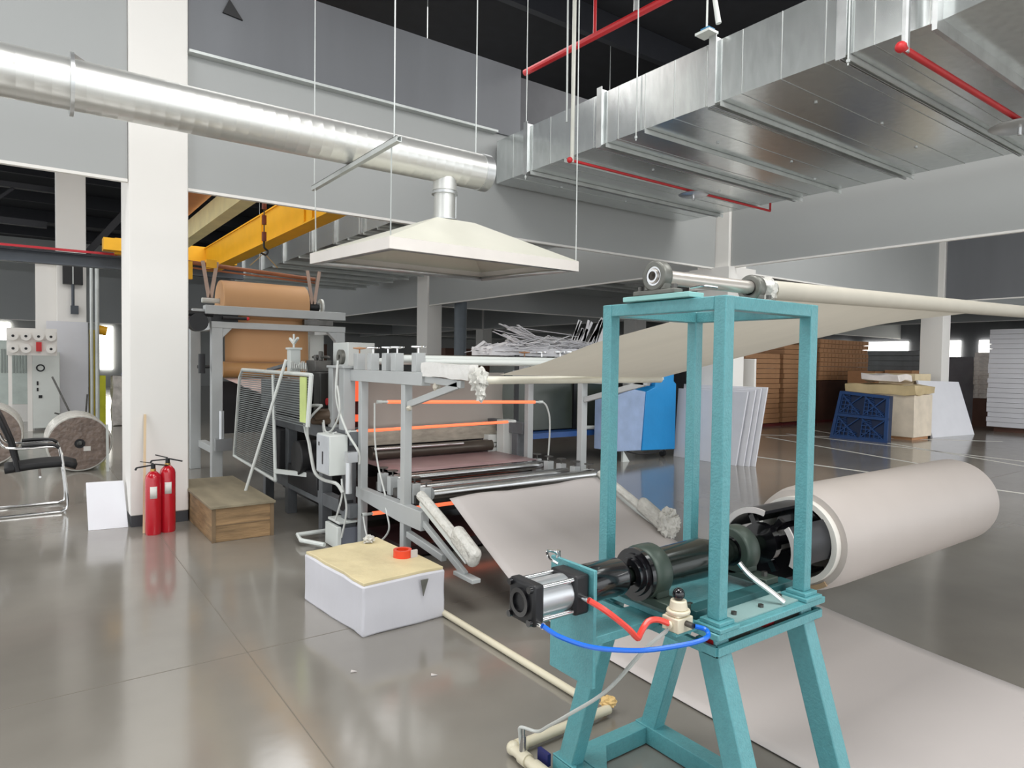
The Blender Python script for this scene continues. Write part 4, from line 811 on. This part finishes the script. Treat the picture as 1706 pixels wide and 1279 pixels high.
# blue pallet leaning on the cream box
o = thing('plastic_pallet', 'navy blue plastic pallet standing on edge against the cream box', 'pallet', (14, 6.9, 0))
def pp(u, v, d=0): # u across, v up
    a = Vector((13.973, 7.52, 0)); c = Vector((13.956, 6.33, 0)); e = Vector((14.2, 7.44, 1.0)); f = Vector((14.2, 6.42, .93))
    lo = a.lerp(c, u); hi = e.lerp(f, u); return lo.lerp(hi, v)+Vector((d, 0, 0))
def strip(g, u0, v0, u1, v1, w, d0, d1):
    a = Vector((u0, v0)); c = Vector((u1, v1)); n = (c-a).normalized(); n = Vector((-n.y, n.x))*w/2
    pts = [a-n, c-n, c+n, a+n]; g.hexa([pp(q.x, q.y, d0) for q in pts]+[pp(q.x, q.y, d1) for q in pts])
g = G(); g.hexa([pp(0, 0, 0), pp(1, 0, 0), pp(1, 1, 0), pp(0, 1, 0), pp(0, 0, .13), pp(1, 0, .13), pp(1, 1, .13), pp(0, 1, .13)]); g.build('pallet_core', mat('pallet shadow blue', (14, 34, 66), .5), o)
g = G()
for w in ((0, .03, 1, .03), (0, .97, 1, .97), (0, .5, 1, .5), (.03, 0, .03, 1), (.97, 0, .97, 1)): strip(g, *w, .06, -.04, 0)
for cx in (.27, .73):
    for cy in (.26, .74):
        for k in range(5):
            t = .05+.035*k
            strip(g, cx-t, cy+t*.6, cx-t*.2, cy+t, .014, -.035, 0); strip(g, cx+t, cy-t*.6, cx+t*.2, cy-t, .014, -.035, 0)
            strip(g, cx-.2, cy-.19+.085*k, cx+.2-.08*k, cy-.19+.085*k, .016, -.035, 0); strip(g, cx-.19+.08*k, cy-.2, cx-.19+.08*k, cy+.2-.08*k, .016, -.035, 0)
        strip(g, cx-.2, cy+.2, cx+.2, cy-.2, .02, -.038, 0); strip(g, cx-.2, cy-.2, cx+.2, cy+.2, .02, -.038, 0)
g.build('pallet_ribs', navy, o)
o = thing('cream_carton', 'large cream carton with yellow plastic draped over its top', 'carton', (15.3, 6.9, 0))
G().box(14.9, 15.75, 6.25, 7.6, .06, .95).build('carton_body', mat('cream carton', (228, 214, 194), .6), o, bevel=.01)
G().box(14.86, 15.8, 6.2, 7.7, .955, 1.14).crumple(.06, 4).build('plastic_drape', mat('yellow drape', (206, 184, 140), .4, bump=.5, bscale=5), o)
G().box(14.95, 15.7, 6.3, 7.5, 0, .06).build('carton_skid', brown, o)
tag(G().box(15.0, 15.6, 6.6, 7.4, 1.22, 1.36).crumple(.06, 3).build('white_bag', mat('white sack', (234, 226, 222), .4), bevel=.03), 'crumpled white sack lying on the cream carton', 'sack')
for x0, x1, y0, y1, z0, z1, l in ((17.5, 18.6, 8.3, 9.0, 1.05, 1.42, 'tan carton between the cream carton and the dark crate'), (17.9, 19.2, 7.6, 8.25, 1.05, 1.45, 'brown carton behind the white sack')):
    o = G().box(x0, x1, y0, y1, z0, z1).build('carton', brown); tag(o, l, 'carton')
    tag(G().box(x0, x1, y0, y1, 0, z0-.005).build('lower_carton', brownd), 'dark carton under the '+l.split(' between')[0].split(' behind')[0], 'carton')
tag(G().box(16.0, 16.7, 6.75, 7.5, 0, 1.22).build('box_base', mat('tan box', (214, 196, 166), .6)), 'tan box behind the tilted white board', 'box')
tag(G().box(15.95, 16.75, 6.7, 7.8, 1.225, 1.38).build('long_carton', mat('light tan carton', (226, 208, 172), .6)), 'long light tan carton in front of the far white column', 'carton')
tag(G().hexa([(15.95, 6.30, 0), (17.7, 6.12, 0), (17.7, 6.16, 0), (15.95, 6.34, 0), (15.95, 6.64, 1.24), (17.7, 6.48, 1.2), (17.7, 6.52, 1.2), (15.95, 6.68, 1.24)]).build('leaning_board', foam), 'white board leaning right of the cream carton', 'board')
# dark cartons in the deep background
for i, (x0, x1, y, h, l) in enumerate(((12, 15, 20.5, 2.0, 'dark brown carton stack deep in the hall, left of the white column'), (17.8, 21.5, 22.5, 2.15, 'dark brown carton stack deep in the hall, right of the grey pipe'), (6.0, 9.0, 24, 2.1, 'dark brown carton stack at the far back left'))):
    tag(G().box(x0, x1, y, y+1, 0, h).build('carton_stack', brownd), l, 'cartons')
tag(G().cyl((9.6, 15.6, 0), (9.6, 15.6, 3.6), .17, n=28).build('down_pipe', mat('slate pipe', (104, 112, 120), .5)), 'thick slate grey vertical pipe beside the middle white column', 'pipe')
